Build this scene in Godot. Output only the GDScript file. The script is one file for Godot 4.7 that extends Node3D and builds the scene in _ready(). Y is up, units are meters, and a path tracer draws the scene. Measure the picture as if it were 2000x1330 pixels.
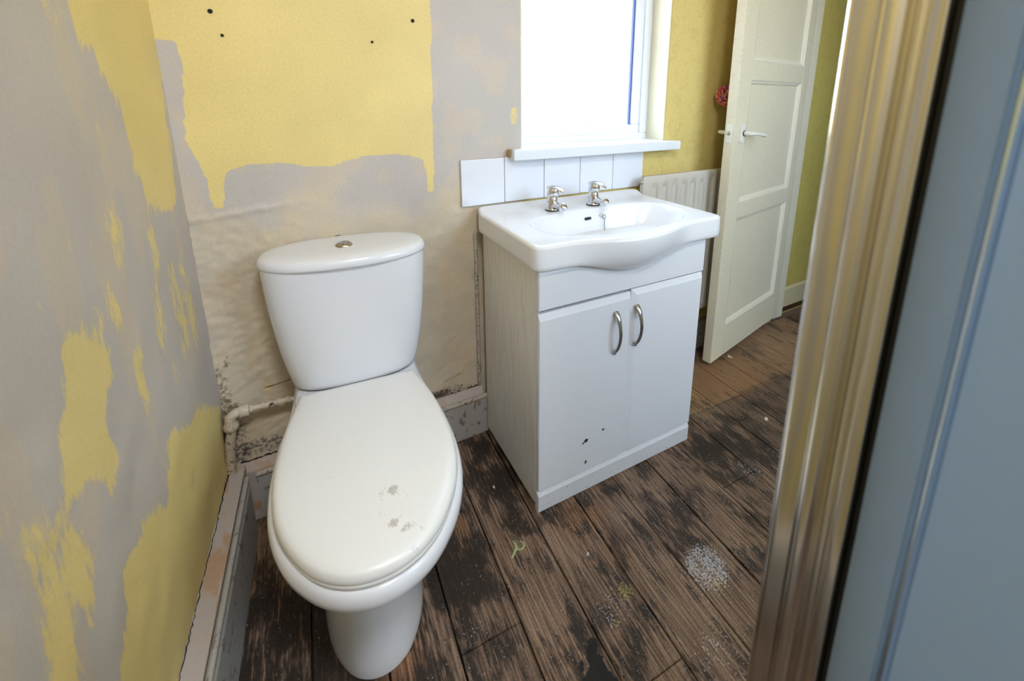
extends Node3D

# ---------------------------------------------------------------- mesh building
class MB:
	var v := PackedVector3Array()
	var n := PackedVector3Array()
	var t := PackedVector2Array()
	var idx := PackedInt32Array()

	# rows: Array of PackedVector3Array of equal length. Own smooth (area weighted) normals; turned outwards, or towards "hint".
	func grid(rows: Array, closed := false, hint := Vector3.ZERO, uvf = null) -> void:
		var m: int = rows.size()
		var k: int = rows[0].size()
		var base := v.size()
		var pts := PackedVector3Array()
		for r in rows: pts.append_array(r)
		var tri := PackedInt32Array()
		var last := k if closed else k - 1
		for i in m - 1:
			for j in last:
				var a := i * k + j
				var b := i * k + (j + 1) % k
				var c := a + k
				var d := b + k
				tri.append_array(PackedInt32Array([a, b, d, a, d, c]))
		emit(pts, tri, hint, uvf)

	func emit(pts: PackedVector3Array, tri: PackedInt32Array, hint: Vector3, uvf = null) -> void:
		var base := v.size()
		var nn := PackedVector3Array()
		nn.resize(pts.size())
		var mid := Vector3.ZERO
		for p in pts: mid += p
		mid /= maxf(1.0, pts.size())
		var s := 0.0
		for i in range(0, tri.size(), 3):
			var a := pts[tri[i]]
			var f := (pts[tri[i + 1]] - a).cross(pts[tri[i + 2]] - a)
			nn[tri[i]] += f
			nn[tri[i + 1]] += f
			nn[tri[i + 2]] += f
			s += f.dot(hint) if hint != Vector3.ZERO else f.dot((a + pts[tri[i + 1]] + pts[tri[i + 2]]) / 3.0 - mid)
		var sg := 1.0 if s >= 0.0 else -1.0
		for i in pts.size():
			v.append(pts[i])
			n.append((nn[i] * sg).normalized() if nn[i].length_squared() > 1e-24 else Vector3.UP)
			t.append(uvf.call(pts[i]) if uvf != null else Vector2(pts[i].x + pts[i].z * 0.7, pts[i].y + pts[i].z * 0.7))
		for i in range(0, tri.size(), 3):
			if sg > 0.0:
				idx.append_array(PackedInt32Array([base + tri[i], base + tri[i + 2], base + tri[i + 1]]))
			else:
				idx.append_array(PackedInt32Array([base + tri[i], base + tri[i + 1], base + tri[i + 2]]))

	func cap(ring: PackedVector3Array, hint: Vector3, uvf = null) -> void:
		var pts := PackedVector3Array()
		var c := Vector3.ZERO
		for p in ring: c += p
		pts.append(c / ring.size())
		pts.append_array(ring)
		var tri := PackedInt32Array()
		for i in ring.size():
			tri.append_array(PackedInt32Array([0, 1 + i, 1 + (i + 1) % ring.size()]))
		emit(pts, tri, hint, uvf)

	func loft(rows: Array, cap_a := true, cap_b := true, uvf = null) -> void:
		grid(rows, true, Vector3.ZERO, uvf)
		var ca := mean(rows[0])
		var cb := mean(rows[-1])
		if cap_a: cap(rows[0], ca - mean(rows[1]) if ca.distance_to(mean(rows[1])) > 1e-7 else ca - cb, uvf)
		if cap_b: cap(rows[-1], cb - mean(rows[-2]) if cb.distance_to(mean(rows[-2])) > 1e-7 else cb - ca, uvf)

	static func mean(r: PackedVector3Array) -> Vector3:
		var c := Vector3.ZERO
		for p in r: c += p
		return c / r.size()

	# box with chamfered edges, in the frame x
	func box(c: Vector3, s: Vector3, b := 0.002, x := Transform3D.IDENTITY, uvf = null) -> void:
		var h := s * 0.5
		b = minf(b, minf(h.x, minf(h.y, h.z)) * 0.9)
		var rows := []
		for lv in [[-h.y, b], [-h.y + b, 0.0], [h.y - b, 0.0], [h.y, b]]:
			var e: float = lv[1]
			var r := PackedVector3Array()
			for q in [[1, 1], [-1, 1], [-1, -1], [1, -1]]:
				var px: float = q[0] * (h.x - e)
				var pz: float = q[1] * (h.z - e)
				var p1 := Vector3(px, lv[0], pz - q[1] * b)
				var p2 := Vector3(px - q[0] * b, lv[0], pz)
				if q[0] * q[1] > 0: r.append_array([x * (c + p1), x * (c + p2)])
				else: r.append_array([x * (c + p2), x * (c + p1)])
			rows.append(r)
		loft(rows, true, true, uvf)

	# round bar along a path
	func tube(path: Array, rad, segs := 16, caps := true, flat := 1.0, side := Vector3.ZERO) -> void:
		var rows := []
		var up := Vector3.ZERO
		for i in path.size():
			var d: Vector3 = (path[mini(i + 1, path.size() - 1)] - path[maxi(i - 1, 0)]).normalized()
			if i == 0: up = side if side != Vector3.ZERO else (Vector3.UP if absf(d.y) < 0.9 else Vector3.RIGHT)
			up = (up - d * up.dot(d)).normalized()
			var sd := d.cross(up)
			var rr: float = rad[i] if rad is Array else rad
			var r := PackedVector3Array()
			for j in segs:
				var a := TAU * j / segs
				r.append(path[i] + (up * cos(a) * flat + sd * sin(a)) * rr)
			rows.append(r)
		loft(rows, caps, caps)

	# profile of Vector2(radius, height) spun about an axis through c
	func lathe(prof: Array, c: Vector3, axis := Vector3.UP, segs := 32) -> void:
		var q := Quaternion(Vector3.UP, axis.normalized()) if axis.normalized().distance_to(Vector3.DOWN) > 1e-4 else Quaternion(Vector3.RIGHT, PI)
		var rows := []
		for p in prof:
			var r := PackedVector3Array()
			for j in segs:
				var a := TAU * j / segs
				r.append(c + q * Vector3(cos(a) * p.x, p.y, -sin(a) * p.x))
			rows.append(r)
		loft(rows, prof[0].x > 1e-5, prof[-1].x > 1e-5)

	func mesh() -> ArrayMesh:
		var a := []
		a.resize(Mesh.ARRAY_MAX)
		a[Mesh.ARRAY_VERTEX] = v
		a[Mesh.ARRAY_NORMAL] = n
		a[Mesh.ARRAY_TEX_UV] = t
		a[Mesh.ARRAY_INDEX] = idx
		var m := ArrayMesh.new()
		m.add_surface_from_arrays(Mesh.PRIMITIVE_TRIANGLES, a)
		return m

func put(called: String, b: MB, mat: Material, parent: Node = self) -> MeshInstance3D:
	var o := MeshInstance3D.new()
	o.name = called
	o.mesh = b.mesh()
	o.material_override = mat
	o.cast_shadow = GeometryInstance3D.SHADOW_CASTING_SETTING_ON
	parent.add_child(o, true)
	return o

func thing(called: String, label: String, category: String, at := Vector3.ZERO, yaw := 0.0, kind := "", group := "") -> Node3D:
	var o := Node3D.new()
	o.name = called
	o.position = at
	o.rotation.y = yaw
	add_child(o, true)
	o.set_meta("label", label)
	o.set_meta("category", category)
	if kind: o.set_meta("kind", kind)
	if group: o.set_meta("group", group)
	return o

func v2(l: Array) -> PackedVector2Array:
	var r := PackedVector2Array()
	for i in range(0, l.size(), 2): r.append(Vector2(l[i], l[i + 1]))
	return r

func sstep(a: float, b: float, x: float) -> float:
	var q := clampf((x - a) / (b - a), 0.0, 1.0)
	return q * q * (3.0 - 2.0 * q)

func table(l: Array, x: float) -> float:      # smooth look-up in [x0, y0, x1, y1, ...]
	var k := l.size() / 2
	if x <= l[0]: return l[1]
	for i in k - 1:
		if x <= l[2 * i + 2]:
			var f: float = (x - l[2 * i]) / (l[2 * i + 2] - l[2 * i])
			var p0: float = l[2 * maxi(i - 1, 0) + 1]
			var p3: float = l[2 * mini(i + 2, k - 1) + 1]
			return cubic_interpolate(l[2 * i + 1], l[2 * i + 3], p0, p3, f)
	return l[-1]

# ---------------------------------------------------------------- textures
func noise(w: int, h: int, freq: float, sd: int, sx := 1, sy := 1, oct := 3) -> PackedByteArray:
	var f := FastNoiseLite.new()
	f.noise_type = FastNoiseLite.TYPE_SIMPLEX_SMOOTH
	f.seed = sd
	f.frequency = freq
	f.fractal_octaves = oct
	var im := f.get_image(maxi(8, w / sx), maxi(8, h / sy))
	im.convert(Image.FORMAT_L8)
	if sx > 1 or sy > 1: im.resize(w, h, Image.INTERPOLATE_CUBIC)
	return im.get_data()

# a mask at w x h from polygons and blobs given in metres: [x0, y0, x1, y1] is the rectangle it covers
func mask(w: int, h: int, rect: Array, polys: Array, blobs := [], cell := 6, blur := 2) -> PackedByteArray:
	var lw := w / cell
	var lh := h / cell
	var im := Image.create(lw, lh, false, Image.FORMAT_L8)
	for j in lh:
		for i in lw:
			var p := Vector2(rect[0] + (i + 0.5) / lw * (rect[2] - rect[0]), rect[3] - (j + 0.5) / lh * (rect[3] - rect[1]))
			var a := 0.0
			for q in polys:
				if Geometry2D.is_point_in_polygon(p, q):
					a = 1.0
					break
			for b in blobs:
				var d := Vector2((p.x - b[0]) / b[2], (p.y - b[1]) / b[3]).length()
				a = clampf(a + b[4] * (1.0 - sstep(0.45, 1.0, d)), 0.0, 1.0)
			im.set_pixel(i, j, Color(a, a, a))
	for k in blur:
		im.resize(maxi(4, lw / 2), maxi(4, lh / 2), Image.INTERPOLATE_BILINEAR)
		im.resize(lw, lh, Image.INTERPOLATE_CUBIC)
	im.resize(w, h, Image.INTERPOLATE_CUBIC)
	return im.get_data()

# points given in room axes, moved into the axes of the turned boards
func askew(l: Array) -> Array:
	for q in l: q[1] += 0.05 * q[0]
	return l

func picture(w: int, h: int, data: PackedByteArray) -> ImageTexture:
	return ImageTexture.create_from_image(Image.create_from_data(w, h, false, Image.FORMAT_RGB8, data))

func grey_picture(w: int, h: int, data: PackedByteArray) -> ImageTexture:
	return ImageTexture.create_from_image(Image.create_from_data(w, h, false, Image.FORMAT_L8, data))

func std(c: Color, rough := 0.5, metal := 0.0) -> StandardMaterial3D:
	var m := StandardMaterial3D.new()
	m.albedo_color = c
	m.roughness = rough
	m.metallic = metal
	return m

func textured(tex: Texture2D, rough := 0.6) -> StandardMaterial3D:
	var m := std(Color.WHITE, rough)
	m.albedo_texture = tex
	m.texture_repeat = false
	return m

# speckled version of one colour, laid by triplanar mapping: [colour, how far it strays, second colour, where it starts]
func mottled(c: Color, c2: Color, thr: float, freq: float, sd: int, rough: float, scale := 1.0, sx := 1, sy := 1) -> StandardMaterial3D:
	var w := 512
	var a := noise(w, w, freq, sd, sx, sy, 4)
	var b := noise(w, w, 0.12, sd + 1)
	var out := PackedByteArray()
	out.resize(w * w * 3)
	for i in w * w:
		var k := clampf((a[i] / 255.0 - thr) * 7.0, 0.0, 1.0)
		var f := 0.97 + b[i] / 255.0 * 0.06
		out[i * 3] = int(clampf(lerpf(c.r, c2.r, k) * f, 0.0, 1.0) * 255.0)
		out[i * 3 + 1] = int(clampf(lerpf(c.g, c2.g, k) * f, 0.0, 1.0) * 255.0)
		out[i * 3 + 2] = int(clampf(lerpf(c.b, c2.b, k) * f, 0.0, 1.0) * 255.0)
	var m := std(Color.WHITE, rough)
	m.albedo_texture = picture(w, w, out)
	m.uv1_triplanar = true
	m.uv1_scale = Vector3.ONE * scale
	return m

var M := {}

const YELLOW := Color(0.88, 0.79, 0.52)
const LILAC := Color(0.74, 0.705, 0.675)
const CREAM := Color(0.775, 0.72, 0.635)

func _ready() -> void:
	# ------------------------------------------------------------ camera, sky, exposure
	var cam := Camera3D.new()
	cam.name = "camera"
	var lens := CameraAttributesPhysical.new()
	lens.frustum_focal_length = 16.0
	lens.frustum_focus_distance = 1.5
	lens.exposure_aperture = 4.5
	add_child(cam)
	cam.attributes = lens
	cam.projection = Camera3D.PROJECTION_FRUSTUM
	cam.keep_aspect = Camera3D.KEEP_HEIGHT
	cam.near = 0.05
	cam.far = 60.0
	cam.size = 0.05 * 1330.0 / 893.305
	cam.frustum_offset = Vector2(1000.0 - 1081.86, 395.31 - 665.0) / 893.305 * 0.05
	cam.position = Vector3(0.20616, 1.19741, 1.36114)
	cam.rotation_order = EULER_ORDER_YXZ
	cam.rotation_degrees = Vector3(-13.4688, -31.16643, 0.70728)
	cam.current = true

	var sky_mat := ProceduralSkyMaterial.new()
	sky_mat.sky_top_color = Color(0.76, 0.88, 1.0)
	sky_mat.sky_horizon_color = Color(0.88, 0.94, 1.0)
	sky_mat.ground_bottom_color = Color(0.62, 0.62, 0.60)
	sky_mat.ground_horizon_color = Color(0.86, 0.87, 0.88)
	sky_mat.sky_energy_multiplier = 1.0
	var sky := Sky.new()
	sky.sky_material = sky_mat
	var env := Environment.new()
	env.background_mode = Environment.BG_SKY
	env.sky = sky
	env.background_energy_multiplier = 1.0
	env.tonemap_mode = Environment.TONE_MAPPER_LINEAR
	env.tonemap_exposure = 14.3
	env.sdfgi_enabled = true
	env.ssao_enabled = true
	env.ssil_enabled = true
	var we := WorldEnvironment.new()
	we.name = "world_environment"
	we.environment = env
	add_child(we)

	materials()
	added_fill_lamp()
	room()
	window_unit()
	floor_boards()
	skirting()
	door_leaf()
	toilet()
	supply_pipe()
	vanity()
	basin()
	radiator()
	bobble()
	shower()
	debris()

func materials() -> void:
	M.white = std(Color(0.86, 0.86, 0.87), 0.35)
	M.upvc = std(Color(0.90, 0.91, 0.93), 0.25)
	M.ceramic = std(Color(0.86, 0.86, 0.875), 0.16)
	M.basin = std(Color(0.89, 0.89, 0.90), 0.1)
	M.chrome = std(Color(0.88, 0.88, 0.90), 0.08, 1.0)
	M.satin = std(Color(0.70, 0.71, 0.73), 0.22, 1.0)
	M.nickel = std(Color(0.72, 0.69, 0.62), 0.3, 1.0)
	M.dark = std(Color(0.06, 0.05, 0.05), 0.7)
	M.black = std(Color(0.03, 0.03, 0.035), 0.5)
	M.hall_yellow = mottled(Color(0.76, 0.70, 0.38), Color(0.74, 0.67, 0.36), 0.6, 0.03, 31, 0.6)
	M.wall_yellow = mottled(Color(0.84, 0.75, 0.46), Color(0.82, 0.725, 0.44), 0.55, 0.03, 33, 0.55)
	M.plain = mottled(Color(0.80, 0.76, 0.68), Color(0.78, 0.73, 0.64), 0.6, 0.03, 35, 0.7)
	M.ceiling = std(Color(0.86, 0.85, 0.82), 0.8)
	M.reveal = std(Color(0.90, 0.87, 0.77), 0.6)
	M.door = mottled(Color(0.875, 0.84, 0.745), Color(0.85, 0.81, 0.71), 0.62, 0.05, 37, 0.35, 2.0)
	M.radiator = std(Color(0.77, 0.745, 0.70), 0.35)
	M.pipe = mottled(Color(0.72, 0.66, 0.58), Color(0.17, 0.13, 0.10), 0.66, 0.03, 39, 0.5, 6.0)
	M.pipe_clean = mottled(Color(0.77, 0.715, 0.64), Color(0.30, 0.23, 0.16), 0.72, 0.03, 40, 0.45, 6.0)
	M.skirt = mottled(Color(0.69, 0.645, 0.615), Color(0.68, 0.55, 0.43), 0.56, 0.008, 41, 0.55, 1.3)
	M.skirt_pale = mottled(Color(0.66, 0.64, 0.62), Color(0.47, 0.43, 0.39), 0.70, 0.03, 43, 0.5, 1.5)
	M.mould = mottled(Color(0.70, 0.655, 0.60), Color(0.22, 0.18, 0.15), 0.66, 0.03, 45, 0.6, 3.0)

func added_fill_lamp() -> void:  # added fill lamp, unseen; stands in for flash bounced off the ceiling
	var L := thing("added_fill_lamp", "added unseen round opal lamp standing in for flash bounced off the ceiling", "fill lamp", Vector3(0.42, 2.42, 1.82))
	var b := MB.new()
	b.lathe([Vector2(0.19, 0.0), Vector2(0.19, -0.02), Vector2(0.175, -0.03)], Vector3.ZERO, Vector3.UP, 40)
	put("base", b, M.white, L)
	b = MB.new()
	b.lathe([Vector2(0.175, -0.028), Vector2(0.165, -0.045), Vector2(0.12, -0.06), Vector2(0.06, -0.066), Vector2(0.0, -0.067)], Vector3.ZERO, Vector3.UP, 40)
	var opal := std(Color(0.9, 0.9, 0.88), 0.4)
	opal.emission_enabled = true
	opal.emission = Color(0.94, 0.965, 1.0)
	opal.emission_energy_multiplier = 0.15
	put("fill_lamp_shade", b, opal, L)
	var a := AreaLight3D.new()
	a.name = "added_fill_light"
	a.area_size = Vector2(0.33, 0.33)
	a.position = Vector3(0, -0.075, 0)
	a.rotation_degrees.x = -90.0
	a.light_color = Color(0.94, 0.965, 1.0)
	a.light_energy = 0.215
	a.area_range = 8.0
	a.shadow_enabled = true
	L.add_child(a)

# ---------------------------------------------------------------- room shell
func lumps(p: Vector2, f: FastNoiseLite, g: FastNoiseLite) -> float:   # how far the plaster stands out, metres
	var low := 1.0 - sstep(0.80, 0.98, p.y + f.get_noise_2d(p.x * 300.0, 7.0) * 0.05)
	var a := f.get_noise_2d(p.x * 1000.0, p.y * 1000.0)
	var b := g.get_noise_2d(p.x * 1000.0, p.y * 1600.0)
	var ridge := exp(-pow((p.y - 0.883 - 0.02 * p.x / 0.2 - b * 0.008) / 0.006, 2.0)) * (1.0 - sstep(0.15, 0.32, p.x))
	var rough := low * (0.35 + 0.65 * (1.0 - sstep(0.15, 0.4, p.x)))
	return a * (0.0005 + 0.0028 * low) + b * 0.0030 * rough + ridge * 0.004

func plaster_grid(xs: PackedFloat32Array, ys: PackedFloat32Array, hole: Array, sd: int, amount: float) -> Array:
	var f := FastNoiseLite.new()
	f.seed = sd
	f.frequency = 0.009
	var g := FastNoiseLite.new()
	g.seed = sd + 5
	g.frequency = 0.028
	var pts := PackedVector3Array()
	for y in ys:
		for x in xs:
			var e := 1.0 if hole.is_empty() else sstep(0.0, 0.03, maxf(maxf(hole[0] - x, x - hole[2]), maxf(hole[1] - y, y - hole[3])))
			pts.append(Vector3(x, y, lumps(Vector2(x, y), f, g) * amount * e))
	var tri := PackedInt32Array()
	var k := xs.size()
	for j in ys.size() - 1:
		for i in k - 1:
			if not hole.is_empty():
				var cx := (xs[i] + xs[i + 1]) * 0.5
				var cy := (ys[j] + ys[j + 1]) * 0.5
				if cx > hole[0] and cx < hole[2] and cy > hole[1] and cy < hole[3]: continue
			var a := j * k + i
			tri.append_array(PackedInt32Array([a, a + 1, a + k + 1, a, a + k + 1, a + k]))
	return [pts, tri]

func steps(a: float, b: float, d: float) -> PackedFloat32Array:
	var r := PackedFloat32Array()
	var k := maxi(1, int(round((b - a) / d)))
	for i in k + 1: r.append(a + (b - a) * i / k)
	return r

# paint that was scraped off: yellow over lilac over old cream
func paint_texture(w: int, h: int, rect: Array, yellow: Array, faint: Array, cream_top: float, streak: int, amount: float, stain: Array, sd: int, bare: Color, over: Color, soft: float, cell: int) -> ImageTexture:
	var ym := mask(w, h, rect, yellow, faint, cell, 1 if cell < 8 else 2)
	var sm := mask(w, h, rect, [], stain, 8, 1)
	var n1 := noise(w, h, 0.02, sd, 2, streak, 4)
	var n2 := noise(w, h, 0.09, sd + 1, 1, maxi(1, streak / 2), 2)
	var n3 := noise(w, h, 0.008, sd + 2, 2, 2, 3)
	var n4 := noise(w, h, 0.16, sd + 3, 1, 1, 2)
	var out := PackedByteArray()
	out.resize(w * h * 3)
	var i := 0
	for y in h:
		var yy: float = rect[3] - (y + 0.5) / h * (rect[3] - rect[1])
		for x in w:
			var a := n1[i] * 0.0039216 - 0.5
			var b := n2[i] * 0.0039216 - 0.5
			var c3 := n3[i] * 0.0039216 - 0.5
			var fine := n4[i] * 0.0039216 - 0.5
			var k := clampf((ym[i] * 0.0039216 - 0.5 + (a * 0.75 + b * 0.55 + fine * 0.12) * amount) * soft + 0.5, 0.0, 1.0)
			var cr := clampf((cream_top - yy + c3 * 0.16 + b * 0.05) * 14.0, 0.0, 1.0)
			var cc := bare.lerp(CREAM, cr)
			var warm := clampf((a + c3 * 0.6 - 0.02) * 1.6, 0.0, 0.22) * (1.0 - k)
			var R := lerpf(lerpf(cc.r, 0.85, warm), over.r, k)
			var G := lerpf(lerpf(cc.g, 0.74, warm), over.g, k)
			var B := lerpf(lerpf(cc.b, 0.58, warm), over.b, k)
			var s := clampf((sm[i] * 0.0039216 * 0.8 - 0.52 + fine * 0.22 + b * 0.5 + a * 0.5 + c3 * 0.6) * 1.9, 0.0, 0.72)
			var f := (1.0 + fine * 0.05 + c3 * 0.05) * (1.0 - s)
			out[i * 3] = int(clampf(R * f + 0.13 * s, 0.0, 1.0) * 255.0)
			out[i * 3 + 1] = int(clampf(G * f + 0.105 * s, 0.0, 1.0) * 255.0)
			out[i * 3 + 2] = int(clampf(B * f + 0.08 * s, 0.0, 1.0) * 255.0)
			i += 1
	return picture(w, h, out)

func room() -> void:
	# back wall: left of the window with bare plaster, right of it painted
	var wb := thing("wall_back", "scraped yellow and lilac plaster wall with the window, behind the toilet and basin", "wall", Vector3.ZERO, 0.0, "structure")
	var rect := [-0.1, 0.0, 0.96, 1.56]
	var yellow := v2([-0.1, 1.7, 0.62, 1.7, 0.615, 1.446, 0.611, 1.255, 0.605, 1.103, 0.603, 0.998, 0.602, 0.902, 0.582, 0.902, 0.579, 0.951, 0.575, 1.0, 0.535, 1.014, 0.461, 1.022, 0.382, 1.016, 0.322, 1.0, 0.259, 1.002, 0.2, 1.016, 0.125, 1.013, 0.089, 1.0, 0.082, 0.961, 0.075, 0.911, 0.056, 0.909, 0.051, 0.94, 0.048, 0.99, 0.04, 1.025, 0.028, 1.06, 0.022, 1.08, 0.028, 1.137, 0.034, 1.189, 0.038, 1.236, 0.037, 1.299, 0.006, 1.303, -0.02, 1.28, -0.1, 1.27])
	var faint := [[0.872, 1.12, 0.025, 0.05, 0.55], [0.88, 1.24, 0.02, 0.12, 0.42], [0.10, 0.395, 0.05, 0.03, 0.42], [0.74, 0.70, 0.02, 0.03, 0.4], [0.66, 0.27, 0.02, 0.03, 0.4], [0.71, 0.56, 0.03, 0.1, 0.3], [0.83, 1.4, 0.06, 0.1, 0.3], [0.36, 0.99, 0.08, 0.02, 0.3], [0.50, 0.975, 0.04, 0.02, 0.3]]
	var stain := [[0.0, 0.30, 0.06, 0.25, 0.5], [0.10, 0.20, 0.16, 0.06, 0.75], [0.05, 0.40, 0.08, 0.12, 0.25], [0.42, 0.19, 0.25, 0.04, 0.6], [0.64, 0.19, 0.12, 0.035, 0.7], [0.737, 0.45, 0.012, 0.3, 0.75], [0.028, 0.50, 0.006, 0.025, 0.9], [0.031, 0.56, 0.004, 0.012, 0.8], [0.095, 0.57, 0.004, 0.012, 0.6], [0.735, 0.70, 0.014, 0.05, 0.9], [0.64, 0.262, 0.04, 0.006, 0.5], [0.09, 0.875, 0.06, 0.01, 0.35], [0.60, 0.86, 0.2, 0.02, 0.15]]
	M.plaster = textured(paint_texture(848, 1248, rect, [yellow], faint, 0.93, 3, 0.36, stain, 11, LILAC, YELLOW, 6.0, 4), 0.55)
	M.plaster.heightmap_enabled = true
	M.plaster.heightmap_scale = 0.05
	M.plaster.heightmap_texture = grey_picture(512, 768, noise(512, 768, 0.05, 61, 1, 1, 4))
	var uvb := func(p: Vector3) -> Vector2: return Vector2((p.x - rect[0]) / (rect[2] - rect[0]), (rect[3] - p.y) / (rect[3] - rect[1]))
	var hole := [0.899, 0.995, 1.545, 2.08]
	var xs := steps(-0.13, 0.80, 0.006)
	xs.append_array(PackedFloat32Array([0.85, 0.899]))
	var ys := steps(-0.03, 1.0, 0.006)
	ys.append_array(steps(1.04, 1.6, 0.04))
	ys.append_array(PackedFloat32Array([2.08, 2.45]))
	var pg := plaster_grid(xs, ys, [], 3, 1.0)
	var b := MB.new()
	b.emit(pg[0], pg[1], Vector3.BACK, uvb)
	b.box(Vector3(0.3845, 1.21, -0.16), Vector3(1.029, 2.48, 0.3), 0.001, Transform3D.IDENTITY, uvb)
	put("plaster", b, M.plaster, wb)
	b = MB.new()
	b.box(Vector3(1.9975, 1.21, -0.155), Vector3(0.905, 2.48, 0.31), 0.003)
	b.box(Vector3(1.222, 2.265, -0.155), Vector3(0.646, 0.37, 0.31), 0.001)
	b.box(Vector3(1.222, 0.48, -0.155), Vector3(0.646, 1.02, 0.31), 0.001)
	put("plaster", b, M.wall_yellow, wb)
	b = MB.new()
	b.box(Vector3(1.5425, 1.5375, -0.102), Vector3(0.006, 1.085, 0.198), 0.001)
	b.box(Vector3(0.9015, 1.5375, -0.102), Vector3(0.006, 1.085, 0.198), 0.001)
	put("reveal", b, M.reveal, wb)
	# white wall tiles in a row under the sill, bedded on a little adhesive
	M.tile = std(Color(0.88, 0.89, 0.92), 0.12)
	M.grout = mottled(Color(0.72, 0.64, 0.52), Color(0.25, 0.2, 0.15), 0.7, 0.05, 71, 0.8, 4.0)
	b = MB.new()
	b.box(Vector3(1.060, 0.9155, 0.0), Vector3(0.749, 0.150, 0.0086), 0.001)
	put("grout", b, M.grout, wb)
	for i in 5:
		b = MB.new()
		b.box(Vector3(0.6845 + 0.15 * i + 0.0745, 0.9155 + 0.0008 * (i % 2), 0.0042), Vector3(0.1478, 0.1492, 0.0092), 0.0016)
		put("wall_tile", b, M.tile, wb)
	# wall plugs and screw holes where a cabinet used to hang
	for q in [[0.107, 1.369, 1.0], [0.564, 1.387, 1.0], [0.123, 1.318, 0.75], [0.453, 1.324, 0.7]]:
		b = MB.new()
		var r: float = 0.0048 * q[2]
		b.lathe([Vector2(r * 0.62, -0.02), Vector2(r * 0.62, 0.0008), Vector2(r * 0.8, 0.0016), Vector2(r, 0.0012), Vector2(r * 1.05, -0.001)], Vector3(q[0], q[1], 0.001), Vector3.BACK, 16)
		put("wall_plug", b, std(Color(0.16, 0.15, 0.17) if q[2] == 1.0 else Color(0.30, 0.24, 0.12), 0.7), wb)
		b = MB.new()
		b.lathe([Vector2(r * 0.66, -0.002), Vector2(r * 0.66, 0.0009), Vector2(0.0, 0.0009)], Vector3(q[0], q[1], 0.001), Vector3.BACK, 12)
		put("plug_hole", b, M.black, wb)

	# hairline cracks in the plaster, and a dark strip along the cistern lid gap
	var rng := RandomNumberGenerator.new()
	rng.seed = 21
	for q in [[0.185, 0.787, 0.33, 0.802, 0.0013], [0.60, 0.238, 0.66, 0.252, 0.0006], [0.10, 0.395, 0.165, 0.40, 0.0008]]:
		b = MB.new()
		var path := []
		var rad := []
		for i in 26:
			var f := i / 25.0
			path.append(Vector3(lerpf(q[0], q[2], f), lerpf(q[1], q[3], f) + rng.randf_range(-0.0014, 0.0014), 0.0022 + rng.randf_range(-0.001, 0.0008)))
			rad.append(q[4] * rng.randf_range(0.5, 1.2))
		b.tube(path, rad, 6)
		put("crack_gap_line", b, M.dark, wb)
	# left wall, a few degrees off square
	var wl := thing("wall_left", "long side wall with streaky half scraped yellow paint left of the toilet", "wall", Vector3(0, 0, 0), atan2(-0.08, 1.0), "structure")
	var lr := [-0.02, 0.15, 0.92, 1.56]
	var lp := [
		v2([0.405, 1.56, 0.401, 1.318, 0.385, 1.25, 0.348, 1.257, 0.291, 1.171, 0.269, 1.149, 0.262, 1.116, 0.255, 1.059, 0.247, 1.0, 0.20, 0.95, 0.13, 0.94, 0.06, 0.95, 0.03, 1.05, 0.01, 1.2, -0.05, 1.3, -0.05, 1.7]),
		v2([0.634, 0.906, 0.632, 0.845, 0.637, 0.816, 0.677, 0.778, 0.703, 0.732, 0.701, 0.678, 0.665, 0.711, 0.612, 0.696, 0.58, 0.641, 0.545, 0.632, 0.567, 0.751, 0.509, 0.79, 0.521, 0.838]),
		v2([0.721, 0.746, 0.752, 0.746, 0.764, 0.678, 0.764, 0.634, 0.792, 0.588, 0.80, 0.50, 0.76, 0.50, 0.744, 0.572, 0.742, 0.643, 0.725, 0.697]),
		v2([0.675, 0.662, 0.719, 0.679, 0.727, 0.624, 0.707, 0.558, 0.708, 0.52, 0.669, 0.595]),
		v2([0.367, 0.575, 0.404, 0.542, 0.424, 0.459, 0.481, 0.514, 0.564, 0.522, 0.619, 0.536, 0.632, 0.476, 0.692, 0.435, 0.64, 0.2, 0.0, 0.15, 0.03, 0.40, 0.112, 0.46, 0.304, 0.533])]
	var lf := [[0.472, 1.15, 0.016, 0.07, 0.5], [0.518, 1.0, 0.02, 0.07, 0.5], [0.39, 0.97, 0.03, 0.09, 0.5], [0.475, 0.87, 0.025, 0.06, 0.55], [0.245, 0.9, 0.05, 0.1, 0.38], [0.30, 0.76, 0.05, 0.14, 0.5], [0.64, 0.95, 0.014, 0.04, 0.55], [0.53, 0.88, 0.025, 0.06, 0.5], [0.455, 1.30, 0.02, 0.07, 0.5], [0.18, 0.75, 0.06, 0.16, 0.45], [0.10, 0.70, 0.04, 0.25, 0.40], [0.42, 0.72, 0.05, 0.1, 0.42], [0.25, 0.62, 0.08, 0.08, 0.4], [0.38, 1.12, 0.012, 0.08, 0.5], [0.56, 1.18, 0.02, 0.06, 0.36], [0.80, 0.85, 0.03, 0.2, 0.3], [0.85, 1.0, 0.04, 0.1, 0.35]]
	for q in lf: q[4] *= 1.18
	var ls := [[0.0, 0.35, 0.03, 0.22, 0.6], [0.05, 0.22, 0.10, 0.04, 0.55], [0.02, 0.28, 0.05, 0.06, 0.6]]
	M.plaster_left = textured(paint_texture(768, 1152, lr, lp, lf, 0.2, 8, 0.95, ls, 23, LILAC, YELLOW, 4.0, 12), 0.55)
	M.plaster_left.heightmap_enabled = true
	M.plaster_left.heightmap_scale = 0.06
	M.plaster_left.heightmap_texture = grey_picture(512, 768, noise(512, 768, 0.03, 62, 1, 3, 4))
	var uvl := func(p: Vector3) -> Vector2: return Vector2((p.z - lr[0]) / (lr[2] - lr[0]), (lr[3] - p.y) / (lr[3] - lr[1]))
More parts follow.
